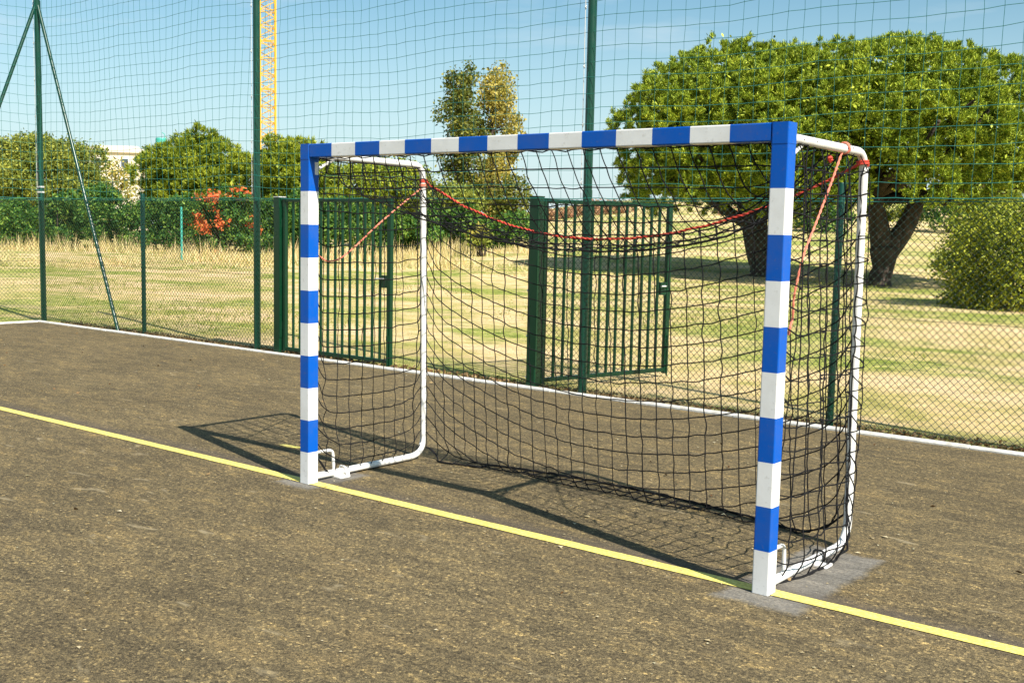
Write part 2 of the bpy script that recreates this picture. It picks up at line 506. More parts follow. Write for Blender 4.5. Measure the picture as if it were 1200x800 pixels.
def crom(pts, sub, wob=0.0):
    """Catmull-Rom through knots with a small wobble between them"""
    p = np.asarray(pts, float); n = len(p)
    q = np.vstack([2*p[0]-p[1], p, 2*p[-1]-p[-2]])
    out = []
    for i in range(n-1):
        p0, p1, p2, p3 = q[i], q[i+1], q[i+2], q[i+3]
        w = rng.normal(0, wob, 3)
        for k in range(sub):
            t = k/sub
            x = 0.5*((2*p1)+(-p0+p2)*t+(2*p0-5*p1+4*p2-p3)*t*t+(-p0+3*p1-3*p2+p3)*t**3)
            out.append(x+w*math.sin(math.pi*t))
    out.append(p[-1])
    return np.array(out)


# ================================================================== SETTING
def terrain(x, y):
    x = np.asarray(x, float); y = np.asarray(y, float)
    dx, dy = x-CAM[0], y-CAM[1]
    t = -math.sin(YAW)*dx+math.cos(YAW)*dy
    lat = (math.cos(YAW)*dx+math.sin(YAW)*dy)/np.maximum(t, 1)
    k = np.clip((lat+0.16)/0.30, 0, 1); k = k*k*(3-2*k)
    s = np.clip(t-36, 0, 76)
    h = (0.040*s+0.00032*s*s)*(0.12+0.88*k)
    s2 = np.clip(t-112, 0, 300); h = h-0.01*s2
    h = h+0.012*np.sin(x*0.9+y*0.35+1.5*np.sin(y*.23))*np.clip((y-6)/8, 0, 1)+0.02*np.sin(x*0.31-y*0.23+1)*np.clip((y-8)/10, 0, 1)
    return h-0.02


def build_ground():
    xs = np.concatenate([[-900, -500, -300], np.arange(-200, -40, 5), np.arange(-40, -13, 1.0), [-12.76, -12.72], np.arange(-12, 12, 1.0), np.arange(12, 60, 5), [60, 120, 300, 900]])
    ys = np.concatenate([[-900, -300, -60], [-20, 4.25, 4.34, 4.8, 5.4], np.arange(6, 60, 1.0), np.arange(60, 200, 4), [200, 260, 400, 900]])
    X, Y = np.meshgrid(xs, ys)
    Z = terrain(X, Y)
    inside = (Y <= 4.26) & (X > -12.74)
    Z = np.where(inside, -0.15, Z)
    Z = np.where((Y < 4.3) & (X <= -12.74), -0.02, Z)
    V = np.stack([X, Y, Z], -1).reshape(-1, 3); nx = len(xs)
    F = [(j*nx+i, j*nx+i+1, (j+1)*nx+i+1, (j+1)*nx+i) for j in range(len(ys)-1) for i in range(nx-1)]
    b = MB(); b.add(V, F)
    tag(b.build('ground', MT['field'], smooth=True), kind='structure')
    b = MB()
    b.add([(-12.70, -40, 0), (16, -40, 0), (16, 4.21, 0), (-12.70, 4.21, 0)], [(0, 1, 2, 3)])
    tag(b.build('sports_court', MT['asphalt']), kind='structure')
    # yellow goal line, very slightly oblique
    b = MB()
    V = []; xsn = np.linspace(-12.55, 15, 260)
    for x in xsn:
        yc = 0.047+0.0055*(x+1.5)
        V += [(x, yc-0.042+rng.normal(0, 0.0013), 0.004), (x, yc+0.042+rng.normal(0, 0.0013), 0.004)]
    F = [(2*i, 2*i+2, 2*i+3, 2*i+1) for i in range(len(xsn)-1)]
    b.add(V, F)
    tag(b.build('goal_line', MT['line']), kind='structure')
    b = MB()
    c = CAM+ray(341, 523)*(-CAM[2]/ray(341, 523)[2])
    b.add([(c[0]-0.10, c[1]-0.03, 0.004), (c[0]+0.02, c[1]-0.045, 0.004), (c[0]+0.11, c[1]-0.01, 0.004), (c[0]+0.08, c[1]+0.03, 0.004), (c[0]-0.09, c[1]+0.02, 0.004)], [(0, 1, 2, 3, 4)])
    tag(b.build('old_paint_mark', MT['line']), kind='structure')
    # kerbs, in lengths of concrete edging
    ke = tag(bpy.data.objects.new('kerb', None), kind='structure'); col.objects.link(ke)
    me = None
    x = -12.80
    def edging(x0, x1, y0, y1):
        b = MB(); j = rng.uniform(-0.003, 0.003, 4)
        r = 0.012; h = 0.022+j[0]
        V = [(x0, y0, -.14), (x1, y0, -.14), (x1, y1, -.14), (x0, y1, -.14), (x0, y0, h-r), (x1, y0, h-r), (x1, y1, h-r), (x0, y1, h-r),
             (x0+.004, y0+r, h), (x1-.004, y0+r, h), (x1-.004, y1-r, h), (x0+.004, y1-r, h)]
        F = [(0, 1, 5, 4), (1, 2, 6, 5), (2, 3, 7, 6), (3, 0, 4, 7), (4, 5, 9, 8), (5, 6, 10, 9), (6, 7, 11, 10), (7, 4, 8, 11), (8, 9, 10, 11)]
        b.add(V, F); b.build('edging_block', MT['concrete'], ke)
    while x < 6:
        edging(x+.005, x+.995, 4.215+rng.uniform(-.004, .004), 4.292); x += 1.0
    y = 4.21
    while y > -8:
        edging(-12.79, -12.70, y-.997, y-.003); y -= 1.0


build_ground()


# ---- foliage generators
def tufts(pts, nrm, K, Ln, Wd, up=0.5, spread=0.7, jit=0.05):
    """K narrow leaves radiating at each point"""
    n = len(pts)
    p = np.repeat(pts, K, 0)+rng.normal(0, jit, (n*K, 3))
    d = np.repeat(nrm, K, 0)*0.7+rng.normal(0, spread, (n*K, 3)); d[:, 2] += up
    d /= np.linalg.norm(d, axis=1)[:, None]
    s = np.cross(d, rng.normal(0, 1, (n*K, 3))); s /= np.linalg.norm(s, axis=1)[:, None]+1e-9
    ln = Ln*rng.uniform(0.6, 1.2, (n*K, 1)); w = Wd*rng.uniform(0.7, 1.3, (n*K, 1))
    V = np.stack([p, p+d*ln*0.5+s*w*0.5, p+d*ln, p+d*ln*0.5-s*w*0.5], 1)
    return V.reshape(-1, 3)


def leaves(pts, K, sig, size):
    n = len(pts)*K
    p = np.repeat(pts, K, 0)+rng.normal(0, sig, (n, 3))
    a = rng.normal(0, 1, (n, 3)); a /= np.linalg.norm(a, axis=1)[:, None]
    s = np.cross(a, rng.normal(0, 1, (n, 3))); s /= np.linalg.norm(s, axis=1)[:, None]
    z = size*rng.uniform(0.6, 1.3, (n, 1))
    V = np.stack([p-a*z*.5, p+s*z*.28, p+a*z*.5, p-s*z*.28], 1)
    return V.reshape(-1, 3)


def lobes_dome(c, a, b, h, n, lr, zlo=-0.2, flat=1.0, seed=1, kmin=0.62):
    """lobe centres over a dome: c centre, a/b half widths, h height up, zlo lowest (fraction of h)"""
    g = np.random.default_rng(seed)
    out = []
    for i in range(n):
        zz = 1-(i+.5)/n*(1-zlo)
        ph = i*2.399963+g.uniform(-.3, .3)
        rad = math.sqrt(max(0, 1-max(zz, 0)**2*1.0)) if zz > 0 else 1-0.25*abs(zz)
        k = g.uniform(kmin, 1.04)
        r = lr*g.uniform(0.75, 1.25)
        out.append((c[0]+(a-r*.7)*rad*math.cos(ph)*k, c[1]+(b-r*.7)*rad*math.sin(ph)*k, c[2]+(h-r*.7)*zz*flat*k if zz > 0 else c[2]+h*zz, r))
    return np.array(out)


def lobe_points(lobes, per_m2, seed=1, under=0.25, squash=0.8):
    """points on the union's outer surface with outward normals"""
    g = np.random.default_rng(seed)
    PP, NN = [], []
    for i, (x, y, z, r) in enumerate(lobes):
        m = max(6, int(4*math.pi*r*r*per_m2))
        d = g.normal(0, 1, (m, 3)); d /= np.linalg.norm(d, axis=1)[:, None]
        keep = (d[:, 2] > -0.15) | (g.random(m) < under)
        d = d[keep]
        rad = r*g.uniform(0.80, 1.08, (len(d), 1))
        p = np.array([x, y, z])+d*rad*np.array([1, 1, squash])
        q = (p[:, None, :]-lobes[None, :, :3])/np.array([1, 1, squash])
        dist = np.linalg.norm(q, axis=2)/lobes[None, :, 3]
        dist[:, i] = 9
        k = dist.min(1) > 0.72
        PP.append(p[k]); NN.append(d[k])
    return np.concatenate(PP), np.concatenate(NN)


def limb(b, p0, p1, r0, r1, bend=0.15, n=7, k=9, seed=0):
    g = np.random.default_rng(seed)
    p0, p1 = np.asarray(p0, float), np.asarray(p1, float)
    L_ = np.linalg.norm(p1-p0); o = g.normal(0, bend*L_, 3); o2 = g.normal(0, bend*L_*.4, 3)
    t = np.linspace(0, 1, n)[:, None]
    pts = p0*(1-t)+p1*t+o*np.sin(math.pi*t)*.5+o2*np.sin(2*math.pi*t)*.5
    rr = r0*(1-t[:, 0])+r1*t[:, 0]
    b.tube(pts, rr, k)
    return pts


def ground_at(x, y):
    return float(terrain(x, y))


def tree(name, label, cat, base, lobes, mat, kind='leaf', dens=6, K=9, size=0.16, sig=0.14, trunk_r=0.25, group=None, needle=(0.24, 0.03), seed=3, trunk_fn=None, under=0.25, squash=0.8):
    t = thing(name, base, label, cat, group)
    pts, nr = lobe_points(lobes, dens, seed, under, squash)
    if kind == 'needle':
        # every point is a puff of needles; puffs stay a little apart so that gaps stay dark
        pts = pts+nr*rng.uniform(-.10, .14, (len(pts), 1))
        V = tufts(pts, nr, K, needle[0], needle[1], .55, .62, needle[0]*.30)
        # twiggy inner mass of the crown
        c0 = lobes[:, :3].mean(0)
        ii = rng.integers(0, len(lobes), 2600)
        ip = c0+(lobes[ii, :3]-c0)*rng.uniform(.55, .88, (2600, 1))+rng.normal(0, .25, (2600, 3))
        V = np.concatenate([V, leaves(ip, 16, .22, needle[0]*1.15)])
    else: V = leaves(pts, K, sig, size)
    quads_obj('crown', V, mat, t, base)
    b = MB()
    if trunk_fn: trunk_fn(b)
    else:
        c = lobes[:, :3].mean(0)
        fork = np.array(base)*0.55+np.array([c[0], c[1], c[2]])*0.45
        limb(b, np.array(base)-[0, 0, .2], fork, trunk_r, trunk_r*.75, .05, 6, 9, seed)
        order = np.argsort(-lobes[:, 3])[:12]
        for i in order: limb(b, fork, lobes[i, :3], trunk_r*.5, trunk_r*.1, .1, 6, 6, seed+int(i))
    b.build('trunk', MT['bark'], t, smooth=True)
    return t


def base_at(u, D, v=300):
    p = P(u, v, D)
    return np.array([p[0], p[1], ground_at(p[0], p[1])])


# ---- the two big umbrella pines
def big_pines():
    # right pine
    k = D = -CAM[2]/ray(1030, 334)[2]
    base = base_at(1030, D, 334)
    sc = D/FPX
    c = P(1012, 174, D+0.6)
    lob = lobes_dome(c, 240*sc, 165*sc, 124*sc, 250, .70, -0.50, seed=4, kmin=.93)
    def tr(b):
        B = np.array(base)-[0, 0, .25]
        f1 = P(1036, 292, D)
        b.tube(crom([B, B+[0, 0, .5], (B+f1)/2+[0.05, 0, .1], f1], 5), np.interp(np.linspace(0, 3, 16), [0, 1, 2, 3], [.46, .36, .33, .46]), 14)
        for (uv, r0, r1) in (((1026, 228), .40, .22), ((1076, 232), .38, .24)):
            q = limb(b, f1-[0, 0, .2], P(*uv, D+rng.uniform(-.5, .8)), r0, r1, .05, 7, 10, int(uv[0]))
            for m in range(7):
                i = int(rng.integers(0, len(lob)))
                tgt = lob[(i) % len(lob), :3]
                limb(b, q[-1], tgt, r1*.75, .05, .08, 6, 7, m+int(uv[0]))
        # long low limbs carrying the rim
        for (uv, dz) in (((1150, 205), -1), ((1200, 200), 1), ((1110, 212), 0), ((985, 205), .5), ((960, 190), -1), ((1060, 190), 2)):
            limb(b, P(1076 if uv[0] > 1040 else 1026, 233, D), P(*uv, D+dz), .17, .06, .10, 7, 7, uv[0])
    tree('pine_tree', 'wide umbrella pine with a dark forked trunk, between the goal and the right-hand bush', 'tree', base, lob, MT['pine'], 'needle', 6.6, 100, trunk_fn=tr, group='umbrella pines on the dry field', needle=(0.135, 0.027), seed=11, under=0.7)
    # left pine
    D = 38.5
    base = base_at(893, D, 320)
    sc = D/FPX
    c = P(876, 172, D+0.3)
    lob = lobes_dome(c, 160*sc, 150*sc, 118*sc, 165, .74, -0.5, seed=9, kmin=.93)
    def tr2(b):
        B = np.array(base)-[0, 0, .3]
        f1 = P(884, 262, D)
        b.tube(crom([B, B+[0, 0, .6], (B+f1)/2, f1], 5), np.interp(np.linspace(0, 3, 16), [0, 1, 2, 3], [.52, .42, .40, .46]), 14)
        for (uv, r0, r1) in (((868, 225), .36, .2), ((905, 222), .36, .2), ((820, 225), .22, .1), ((780, 215), .20, .08)):
            q = limb(b, f1-[0, 0, .2], P(*uv, D+rng.uniform(-.8, 1.5)), r0, r1, .06, 7, 9, uv[0])
            for m in range(6):
                tgt = lob[int(rng.integers(0, len(lob))), :3]
                limb(b, q[-1], tgt, r1*.7, .05, .08, 6, 7, m+uv[0])
    tree('pine_tree', 'umbrella pine whose trunk rises behind the right goalpost, crown over the open gate', 'tree', base, lob, MT['pine'], 'needle', 6.6, 100, trunk_fn=tr2, group='umbrella pines on the dry field', needle=(0.14, 0.028), seed=12, under=0.7)


big_pines()


# ---- far trees, hedge, bushes
def round_tree(u, vtop, hw, D, name, label, mat, kind='leaf', n=34, group='trees beyond the field', vbot=262, lr=None, **kw):
    sc = D/FPX
    base = base_at(u, D)
    a = hw*sc
    zc = P(u, vbot-(vbot-vtop)*0.48, D)
    zt = P(u, vtop, D)[2]
    h = zt-zc[2]
    lob = lobes_dome(zc, a, a, h, n, lr or a*0.27, -0.9, seed=int(u)+3)
    return tree(name, label, 'tree', base, lob, mat, kind, group=group, seed=int(u)+5, **kw)


round_tree(45, 155, 88, 78, 'broadleaf_tree', 'olive green broad tree behind the corner net pole at the far left', MT['olive'], dens=7, K=16, size=0.21, sig=0.20, under=.6, n=60, lr=1.0)
round_tree(128, 180, 36, 92, 'broadleaf_tree', 'thin pale yellowish tree in front of the cream building', MT['gold'], dens=1.6, K=8, size=0.30, sig=0.3, under=.6)
round_tree(228, 151, 74, 66, 'round_pine_tree', 'bright green round pine beneath the teal tank, left of the crane', MT['pine2'], 'needle', dens=3.4, K=52, needle=(0.26, 0.06), n=44, under=.5)
round_tree(342, 158, 62, 64, 'round_pine_tree', 'bright green pine behind the top of the left goalpost', MT['pine2'], 'needle', dens=3.4, K=52, needle=(0.26, 0.06), n=40, under=.5)
round_tree(448, 184, 66, 70, 'broadleaf_tree', 'olive tinted tree seen through the net beside the rear upright', MT['pine2'], dens=7, K=16, size=0.20, sig=0.2, under=.6, n=50)
round_tree(525, 215, 45, 66, 'broadleaf_tree', 'low yellowish green tree at the foot of the dark poplar', MT['olive'], dens=5, K=12, size=0.26, sig=0.2, under=.6)


def poplar(u, vtop, vbot, hw, D, label, mat, dens, seed, lean=0, K=10):
    sc = D/FPX; base = base_at(u, D)
    g = np.random.default_rng(seed)
    lob = []
    n = 26
    for i in range(n):
        f = i/(n-1)
        v = vbot+(vtop+6-vbot)*f
        w = hw*(0.55+0.75*math.sin(math.pi*min(1, (0.15+f*0.80))))*0.62
        uu = u+lean*f+g.uniform(-w, w)
        p = P(uu, v, D+g.uniform(-1.6, 1.6))
        lob.append((p[0], p[1], p[2], g.uniform(9, 14)*sc))
    def tr(b):
        top = P(u+lean, vtop+12, D)
        q = limb(b, np.array(base)-[0, 0, .3], top, .28, .04, .02, 14, 8, seed)
        for L_ in lob: limb(b, q[min(12, int(2+10*(L_[2]-base[2])/(top[2]-base[2]))) if L_[2] > base[2] else 2], L_[:3], .08, .02, .08, 5, 5, seed+3)
    tree('poplar_tree', label, 'tree', base, np.array(lob), mat, 'leaf', dens, K, 0.26, 0.24, group='poplars beyond the field', seed=seed, trunk_fn=tr, under=.8, squash=1.2)


poplar(540, 84, 262, 28, 80, 'dark green poplar rising above the crossbar', MT['poplar'], 7, 21, 0, 13)
poplar(575, 88, 262, 30, 81, 'sparse golden poplar touching the dark poplar on its right', MT['gold'], 6.5, 22, 6, 12)
poplar(598, 215, 268, 20, 74, 'short dark tree under the golden poplar beside the open gate', MT['poplar'], 4.0, 25)


def hedge():
    base = base_at(150, 56)
    t = thing('hedge', base, 'long dark green hedge beyond the dry field, behind the chain link fence', 'hedge')
    sc = 56/FPX
    g = np.random.default_rng(5)
    lob = []
    for u in np.arange(-70, 620, 9.0):
        for row in range(3):
            D = 56+g.uniform(-1, 3)
            vt = 244+7*math.sin(u*.045)+5*math.sin(u*.13+2)+g.uniform(-8, 9)+u*0.010+row*14+(10 if u > 450 else 0)
            p = P(u+g.uniform(-5, 5), vt, D-(1.0 if row > 1 else 0)); r = g.uniform(0.34, 0.74)
            if p[2]-r*.5 < 0: continue
            lob.append((p[0], p[1], p[2], r))
    lob = np.array(lob)
    pts, nr = lobe_points(lob, 16, 5, .6)
    quads_obj('foliage', leaves(pts, 11, 0.10, 0.17), MT['hedge'], t, base)
    b = MB()
    for i in range(0, len(lob), 5):
        p = lob[i]; limb(b, (p[0], p[1], ground_at(p[0], p[1])-.1), p[:3], .06, .02, .08, 5, 6, i)
    b.build('stem', MT['bark'], t)['kind'] = 'stuff'


hedge()


def shrub(name, label, u, vtop, vbot, hw, D, mat, mat2=None, dens=24, K=10, size=0.14, sig=0.08, group=None, seed=1, n=22, part2='blossom', frac2=.35, lr=.30):
    base = base_at(u, D)
    sc = D/FPX
    t = thing(name, base, label, 'shrub', group)
    ztop = P(u, vtop, D)[2]; zb = P(u, vbot, D)[2]
    c = P(u, (vtop+vbot)/2, D); h = (ztop-zb)/2
    lob = lobes_dome((c[0], c[1], c[2]-h*.2), hw*sc, hw*sc, h*1.2, n, hw*sc*lr, -0.7, seed=seed)
    pts, nr = lobe_points(lob, dens, seed, .6, .9)
    if mat2 is not None:
        g = np.random.default_rng(seed)
        key = np.sin(pts[:, 0]*2.1+1)+np.sin(pts[:, 1]*2.7)+np.sin(pts[:, 2]*3.9+2)+g.normal(0, .35, len(pts))+0.9*(pts[:, 2]-c[2])/h
        m = key > np.quantile(key, 1-frac2)
        quads_obj(part2, leaves(pts[m], K, sig, size), mat2, t, base)
        pts = pts[~m]
    quads_obj('foliage', leaves(pts, K, sig, size), mat, t, base)
    b = MB()
    for i in range(0, len(lob), 2):
        limb(b, base+np.array([rng.uniform(-.15, .15), rng.uniform(-.15, .15), -.1]), lob[i, :3], .05*max(1, hw*sc/2), .012, .12, 6, 6, i)
    b.build('stem', MT['bark'], t)['kind'] = 'stuff'
    return t


shrub('flowering_shrub', 'orange and red flowering shrub standing in front of the dark hedge', 262, 212, 292, 40, 51, MT['hedge'], MT['orange'], dens=16, K=10, size=.17, sig=.1, seed=31, frac2=.19, lr=.22, n=34)
shrub('flowering_shrub', 'small yellow leaved shrub seen through the net near the poplars', 563, 264, 288, 15, 50, MT['olive'], MT['gold'], dens=16, K=8, size=.15, sig=.1, seed=33, frac2=.3)
DB = -CAM[2]/ray(1180, 366)[2]
shrub('round_bush', 'large yellow green bush near the fence at the right edge of the field', 1202, 226, 372, 104, DB+1.4, MT['bush'], dens=40, K=12, size=.085, sig=.10, seed=41, n=64, lr=.20)
for i, (u, vt, vb, hw, D, lb, mt) in enumerate([
        (705, 236, 262, 40, 92, 'reddish shrub on the pale hill, behind the bars of the open gate', 'russet'),
        (655, 244, 264, 24, 90, 'small russet shrub on the hill beside the open gate post', 'russet'),
        (860, 246, 266, 26, 88, 'pinkish shrub left of the trunk behind the right goalpost', 'russet'),
        (1112, 222, 262, 34, 72, 'dark green shrub on the slope right of the forked pine trunk', 'hedge'),
        (1160, 214, 262, 40, 76, 'tall green shrub on the slope above the yellow green bush', 'olive'),
        (965, 232, 272, 34, 70, 'bluish green shrub on the slope seen through the side net', 'hedge'),
        (1062, 236, 262, 22, 74, 'green shrub seen in the fork of the pine trunk', 'olive'),
        (930, 240, 270, 28, 74, 'olive shrub on the slope beside the right goalpost', 'olive')]):
    shrub('hill_shrub', lb, u, vt, vb, hw, D, MT[mt], dens=7, K=9, size=.22, sig=.15, group='shrubs scattered on the far slope', seed=50+i, n=14)


# ---- tower crane mast
def crane():
    D = 190.0; sc = D/FPX
    u0, u1 = 303.5, 324.5
    zb = P(314, 262, D)
    base = np.array([zb[0], zb[1], -0.1])
    t = thing('tower_crane', base, 'yellow lattice mast of a tower crane behind the trees', 'crane')
    w = (u1-u0)*sc/2*0.82
    ang = YAW+R(14)
    ex = np.array([math.cos(ang), math.sin(ang), 0]); ey = np.array([-math.sin(ang), math.cos(ang), 0]); ez = np.array([0, 0, 1.0])
    cx = [base+ex*w*a+ey*w*b_ for a, b_ in ((-1, -1), (1, -1), (1, 1), (-1, 1))]
    H = 46.0; step = 2*w*1.05
    for c in cx:
        b = MB(); b.tube([c, c+ez*H], 0.17, 6); b.build('chord', MT['yellow_crane'], t)
    nb = int(H/step)
    for face in range(4):
        a, c = cx[face], cx[(face+1) % 4]
        b = MB()
        for i in range(nb):
            z0, z1 = i*step, (i+1)*step
            b.tube([a+ez*z0, c+ez*(z0+step/2)], .075, 5); b.tube([c+ez*(z0+step/2), a+ez*z1], .075, 5)
            if face % 2: b.tube([c+ez*z0, a+ez*(z0+step/2)], .06, 5)
            b.tube([a+ez*z0, c+ez*z0], .07, 5)
        b.build('lattice', MT['yellow_crane'], t)
    for i in range(0, nb, 3):
        b = MB(); z = i*step+.2
        q = [c+ez*z+(c-base)*0.0 for c in cx]
        b.add([q[0], q[1], q[2]*0.5+q[0]*0.5, q[0]+ez*.12, q[1]+ez*.12, q[2]*.5+q[0]*.5+ez*.12], [(0, 1, 2), (3, 5, 4), (0, 3, 4, 1), (1, 4, 5, 2), (2, 5, 3, 0)])
        b.build('rest_platform', MT['yellow_crane'], t)
    b = MB(); l = base+ex*w*.25
    for s in (-.2, .2): b.tube([l+ex*s, l+ex*s+ez*H], .035, 4)
    z = 0
    while z < H: b.tube([l+ex*-.2+ez*z, l+ex*.2+ez*z], .02, 4); z += .6
    b.build('ladder', MT['yellow_crane'], t)


crane()


def tank():
    D = 150; sc = D/FPX; c = P(189, 170, D); base = np.array([c[0], c[1], 0])
    t = thing('water_tank', base, 'teal cylindrical tank on a mast showing above the round pine', 'tank')
    r = 6.5*sc; z1 = P(189, 162, D)[2]; z0 = P(189, 190, D)[2]
    b = MB(); b.tube([(c[0], c[1], z0), (c[0], c[1], z1-.15), (c[0], c[1], z1)], [r, r, r*.9], 24); b.build('drum', MT['teal'], t, smooth=False)
    b = MB(); b.tube([(c[0], c[1], -.2), (c[0], c[1], z0)], .5, 12); b.build('mast', MT['teal'], t)
    b = MB(); b.tube([(c[0]+r*.7, c[1]+.2, z1-.1), (c[0]+r*.7, c[1]+.2, z1+.5), (c[0]+r*.3, c[1], z1+.75)], .05, 6); b.build('vent_pipe', MT['teal'], t)
    for k in (0.2, .5, .8):
        b = MB(); z = z0+(z1-z0)*k; b.tube([(c[0], c[1], z-.06), (c[0], c[1], z+.06)], r*1.03, 24); b.build('hoop', MT['teal'], t)


tank()


def far_house(u0, u1, vtop, D, label, storeys=2):
    c = P((u0+u1)/2, 262, D); base = np.array([c[0], c[1], 0.0]); sc = D/FPX
    w = (u1-u0)*sc; z1 = P((u0+u1)/2, vtop, D)[2]
    t = thing('house', base, label, 'building', 'pale buildings behind the far trees')
    t.rotation_euler = (0, 0, YAW+R(8))
    def lb(b, name, mat, par=t):
        me_o = b.build(name, mat, None); me_o.parent = par; return me_o
    b = MB(); b.box((-w/2, 0, -.2), (w/2, 9, z1-.4)); lb(b, 'wall', MT['render'])
    b = MB(); b.add([(-w/2-.4, -.4, z1-.39), (w/2+.4, -.4, z1-.39), (w/2+.4, 9.4, z1-.39), (-w/2-.4, 9.4, z1-.39), (-w/2-.4, -.4, z1-.1), (w/2+.4, -.4, z1-.1), (w/2+.4, 9.4, z1-.1), (-w/2-.4, 9.4, z1-.1), (-w/2+1, 4.5, z1+.9), (w/2-1, 4.5, z1+.9)],
                    [(0, 1, 5, 4), (1, 2, 6, 5), (2, 3, 7, 6), (3, 0, 4, 7), (3, 2, 1, 0), (4, 5, 9, 8), (6, 7, 8, 9), (5, 6, 9), (7, 4, 8)])
    lb(b, 'roof', MT['roof'] if storeys == 1 else MT['render'])
    for s in range(storeys):
        n = max(2, int(w/3))
        for i in range(n):
            x = -w/2+w*(i+.5)/n; z = z1-2.6-s*3
            if z < .5: continue
            b = MB()
            for q in (((x-.62, -.05, z-.07), (x-.5, .05, z+1.37)), ((x+.5, -.05, z-.07), (x+.62, .05, z+1.37)), ((x-.5, -.05, z+1.3), (x+.5, .05, z+1.37)), ((x-.5, -.05, z-.07), (x+.5, .05, z))): b.box(*q)
            f = lb(b, 'window', MT['white'])
            b = MB(); b.box((x-.5, -.02, z), (x+.5, .02, z+1.3)); lb(b, 'pane', MT['glass'], f)


far_house(-30, 34, 174, 160, 'pale building at the far left edge above the olive green tree')
far_house(100, 162, 176, 165, 'cream building glimpsed between the broad tree and the round pine')


# ---- grass
def grass_band():
    g = np.random.default_rng(77)
    def blades(n, xr, yr, hmin, hmax, wd, mask=None):
        x = g.uniform(*xr, n); y = yr[0]+(yr[1]-yr[0])*g.random(n)**1.35
        key = np.sin(x*.9+1.3*np.sin(y*.6))+np.sin(y*1.3+x*.4)+g.normal(0, .6, n)
        k = (key > -0.3) if mask is None else mask(key)
        # in view only
        dx, dy = x-CAM[0], y-CAM[1]; tt = -math.sin(YAW)*dx+math.cos(YAW)*dy; la = (math.cos(YAW)*dx+math.sin(YAW)*dy)/tt
        k &= (abs(la) < .58) & (tt > 3)
        x, y = x[k], y[k]; n = len(x)
        z = terrain(x, y)-.01
        h = g.uniform(hmin, hmax, n); a = g.uniform(0, 6.283, n); ln = g.uniform(.1, .8, n)*h
        tx, ty = g.normal(0, 1, n), g.normal(0, 1, n); q = np.hypot(tx, ty)
        w = wd*g.uniform(.6, 1.4, n)
        b0 = np.stack([x-w*np.cos(a), y-w*np.sin(a), z], 1); b1 = np.stack([x+w*np.cos(a), y+w*np.sin(a), z], 1)
        tp = np.stack([x+tx/q*ln, y+ty/q*ln, z+h], 1)
        return np.stack([b0, b1, tp], 1).reshape(-1, 3)
    V = blades(230000, (-24, 4), (4.36, 17), .010, .038, .0035)
    tag(quads_obj('dry_grass', V, MT['straw'], None, None, 3), 'short dry straw coloured grass on the field behind the fence', 'grass', kind='stuff')
    V = blades(110000, (-24, 4), (4.45, 22), .010, .036, .0035, lambda k: k < -.7)
    tag(quads_obj('green_grass', V, MT['turf'], None, None, 3), 'patches of short green grass on the field behind the fence', 'grass', kind='stuff')
    # tall straw in front of the hedge
    n = 24000
    u = g.uniform(-40, 640, n); D = g.uniform(36, 55, n)
    pts = np.array([P(a, 300, d) for a, d in zip(u, D)])
    key = np.sin(pts[:, 0]*.35)+np.sin(pts[:, 1]*.5+1)+g.normal(0, .5, n)
    kk = key > -0.2
    pts = pts[kk]; D = D[kk]; n = len(pts)
    z = terrain(pts[:, 0], pts[:, 1])-.02
    h = g.uniform(.12, .62, n)*np.clip((D-34)/16, .25, 1)*np.clip(1+.6*np.sin(pts[:, 0]*.9+2*np.sin(pts[:, 1]*.7))+g.normal(0, .25, n), .25, 1.9); a = g.uniform(0, 6.28, n)
    x, y = pts[:, 0], pts[:, 1]
    w = .022
    V = np.stack([np.stack([x-w*np.cos(a), y-w*np.sin(a), z], 1), np.stack([x+w*np.cos(a), y+w*np.sin(a), z], 1), np.stack([x+g.normal(0, .15, n), y+g.normal(0, .15, n), z+h], 1)], 1).reshape(-1, 3)
    tag(quads_obj('tall_grass', V, MT['straw'], None, None, 3), 'tall dry grass standing in front of the dark green hedge', 'grass', kind='stuff')
    # low weeds over the middle field
    n = 9000
    u = g.uniform(-20, 1240, n); D = 14+30*g.random(n)**1.0
    pts = np.array([P(a, 300, d) for a, d in zip(u, D)])
    key = np.sin(pts[:, 0]*.55+1.7*np.sin(pts[:, 1]*.3))+np.sin(pts[:, 1]*.8+pts[:, 0]*.3)+g.normal(0, .4, n)
    pts = pts[(key > 0.7) & ((pts[:, 1] > 4.8) | (pts[:, 0] < -13))]; pts[:, 2] = terrain(pts[:, 0], pts[:, 1])
    nr = np.tile([0, 0, 1.0], (len(pts), 1))
    V = tufts(pts, nr, 9, .07, .014, up=.3, spread=.8, jit=.10)
    tag(quads_obj('weed_tufts', V, MT['turf'], None, None, 4), 'low green weed tufts dotted over the dry field', 'grass', kind='stuff')
    # litter along the foot of the fence
    n = 5200
    x = g.uniform(-12.3, 3, n); y = 4.33+np.abs(g.normal(0, .10, n)); z = .004+g.uniform(0, .025, n)
    V = leaves(np.stack([x, y, z], 1), 1, .006, .035)
    tag(quads_obj('leaf_litter', V, MT['litter'], None, None, 4), 'brown dead leaves gathered along the foot of the fence', 'leaf litter', kind='stuff')
    # dead leaves and twigs blown over the court
    n = 130
    x = g.uniform(-12, 4.5, n); y = g.uniform(-3.8, 4.1, n)
    V = leaves(np.stack([x, y, np.full(n, .012)], 1), 1, .003, .04)
    V[:, 2] = np.clip(V[:, 2], .004, .02)
    tag(quads_obj('dead_leaves', V, MT['litter'], None, None, 4), 'few dry brown leaves blown over the court', 'dead leaves', kind='stuff')
    # pale bits on the court
    n = 3200
    x = g.uniform(-12, 5, n); y = g.uniform(-4.2, 4.1, n)
    c = np.stack([x, y, np.full(n, .004)], 1)
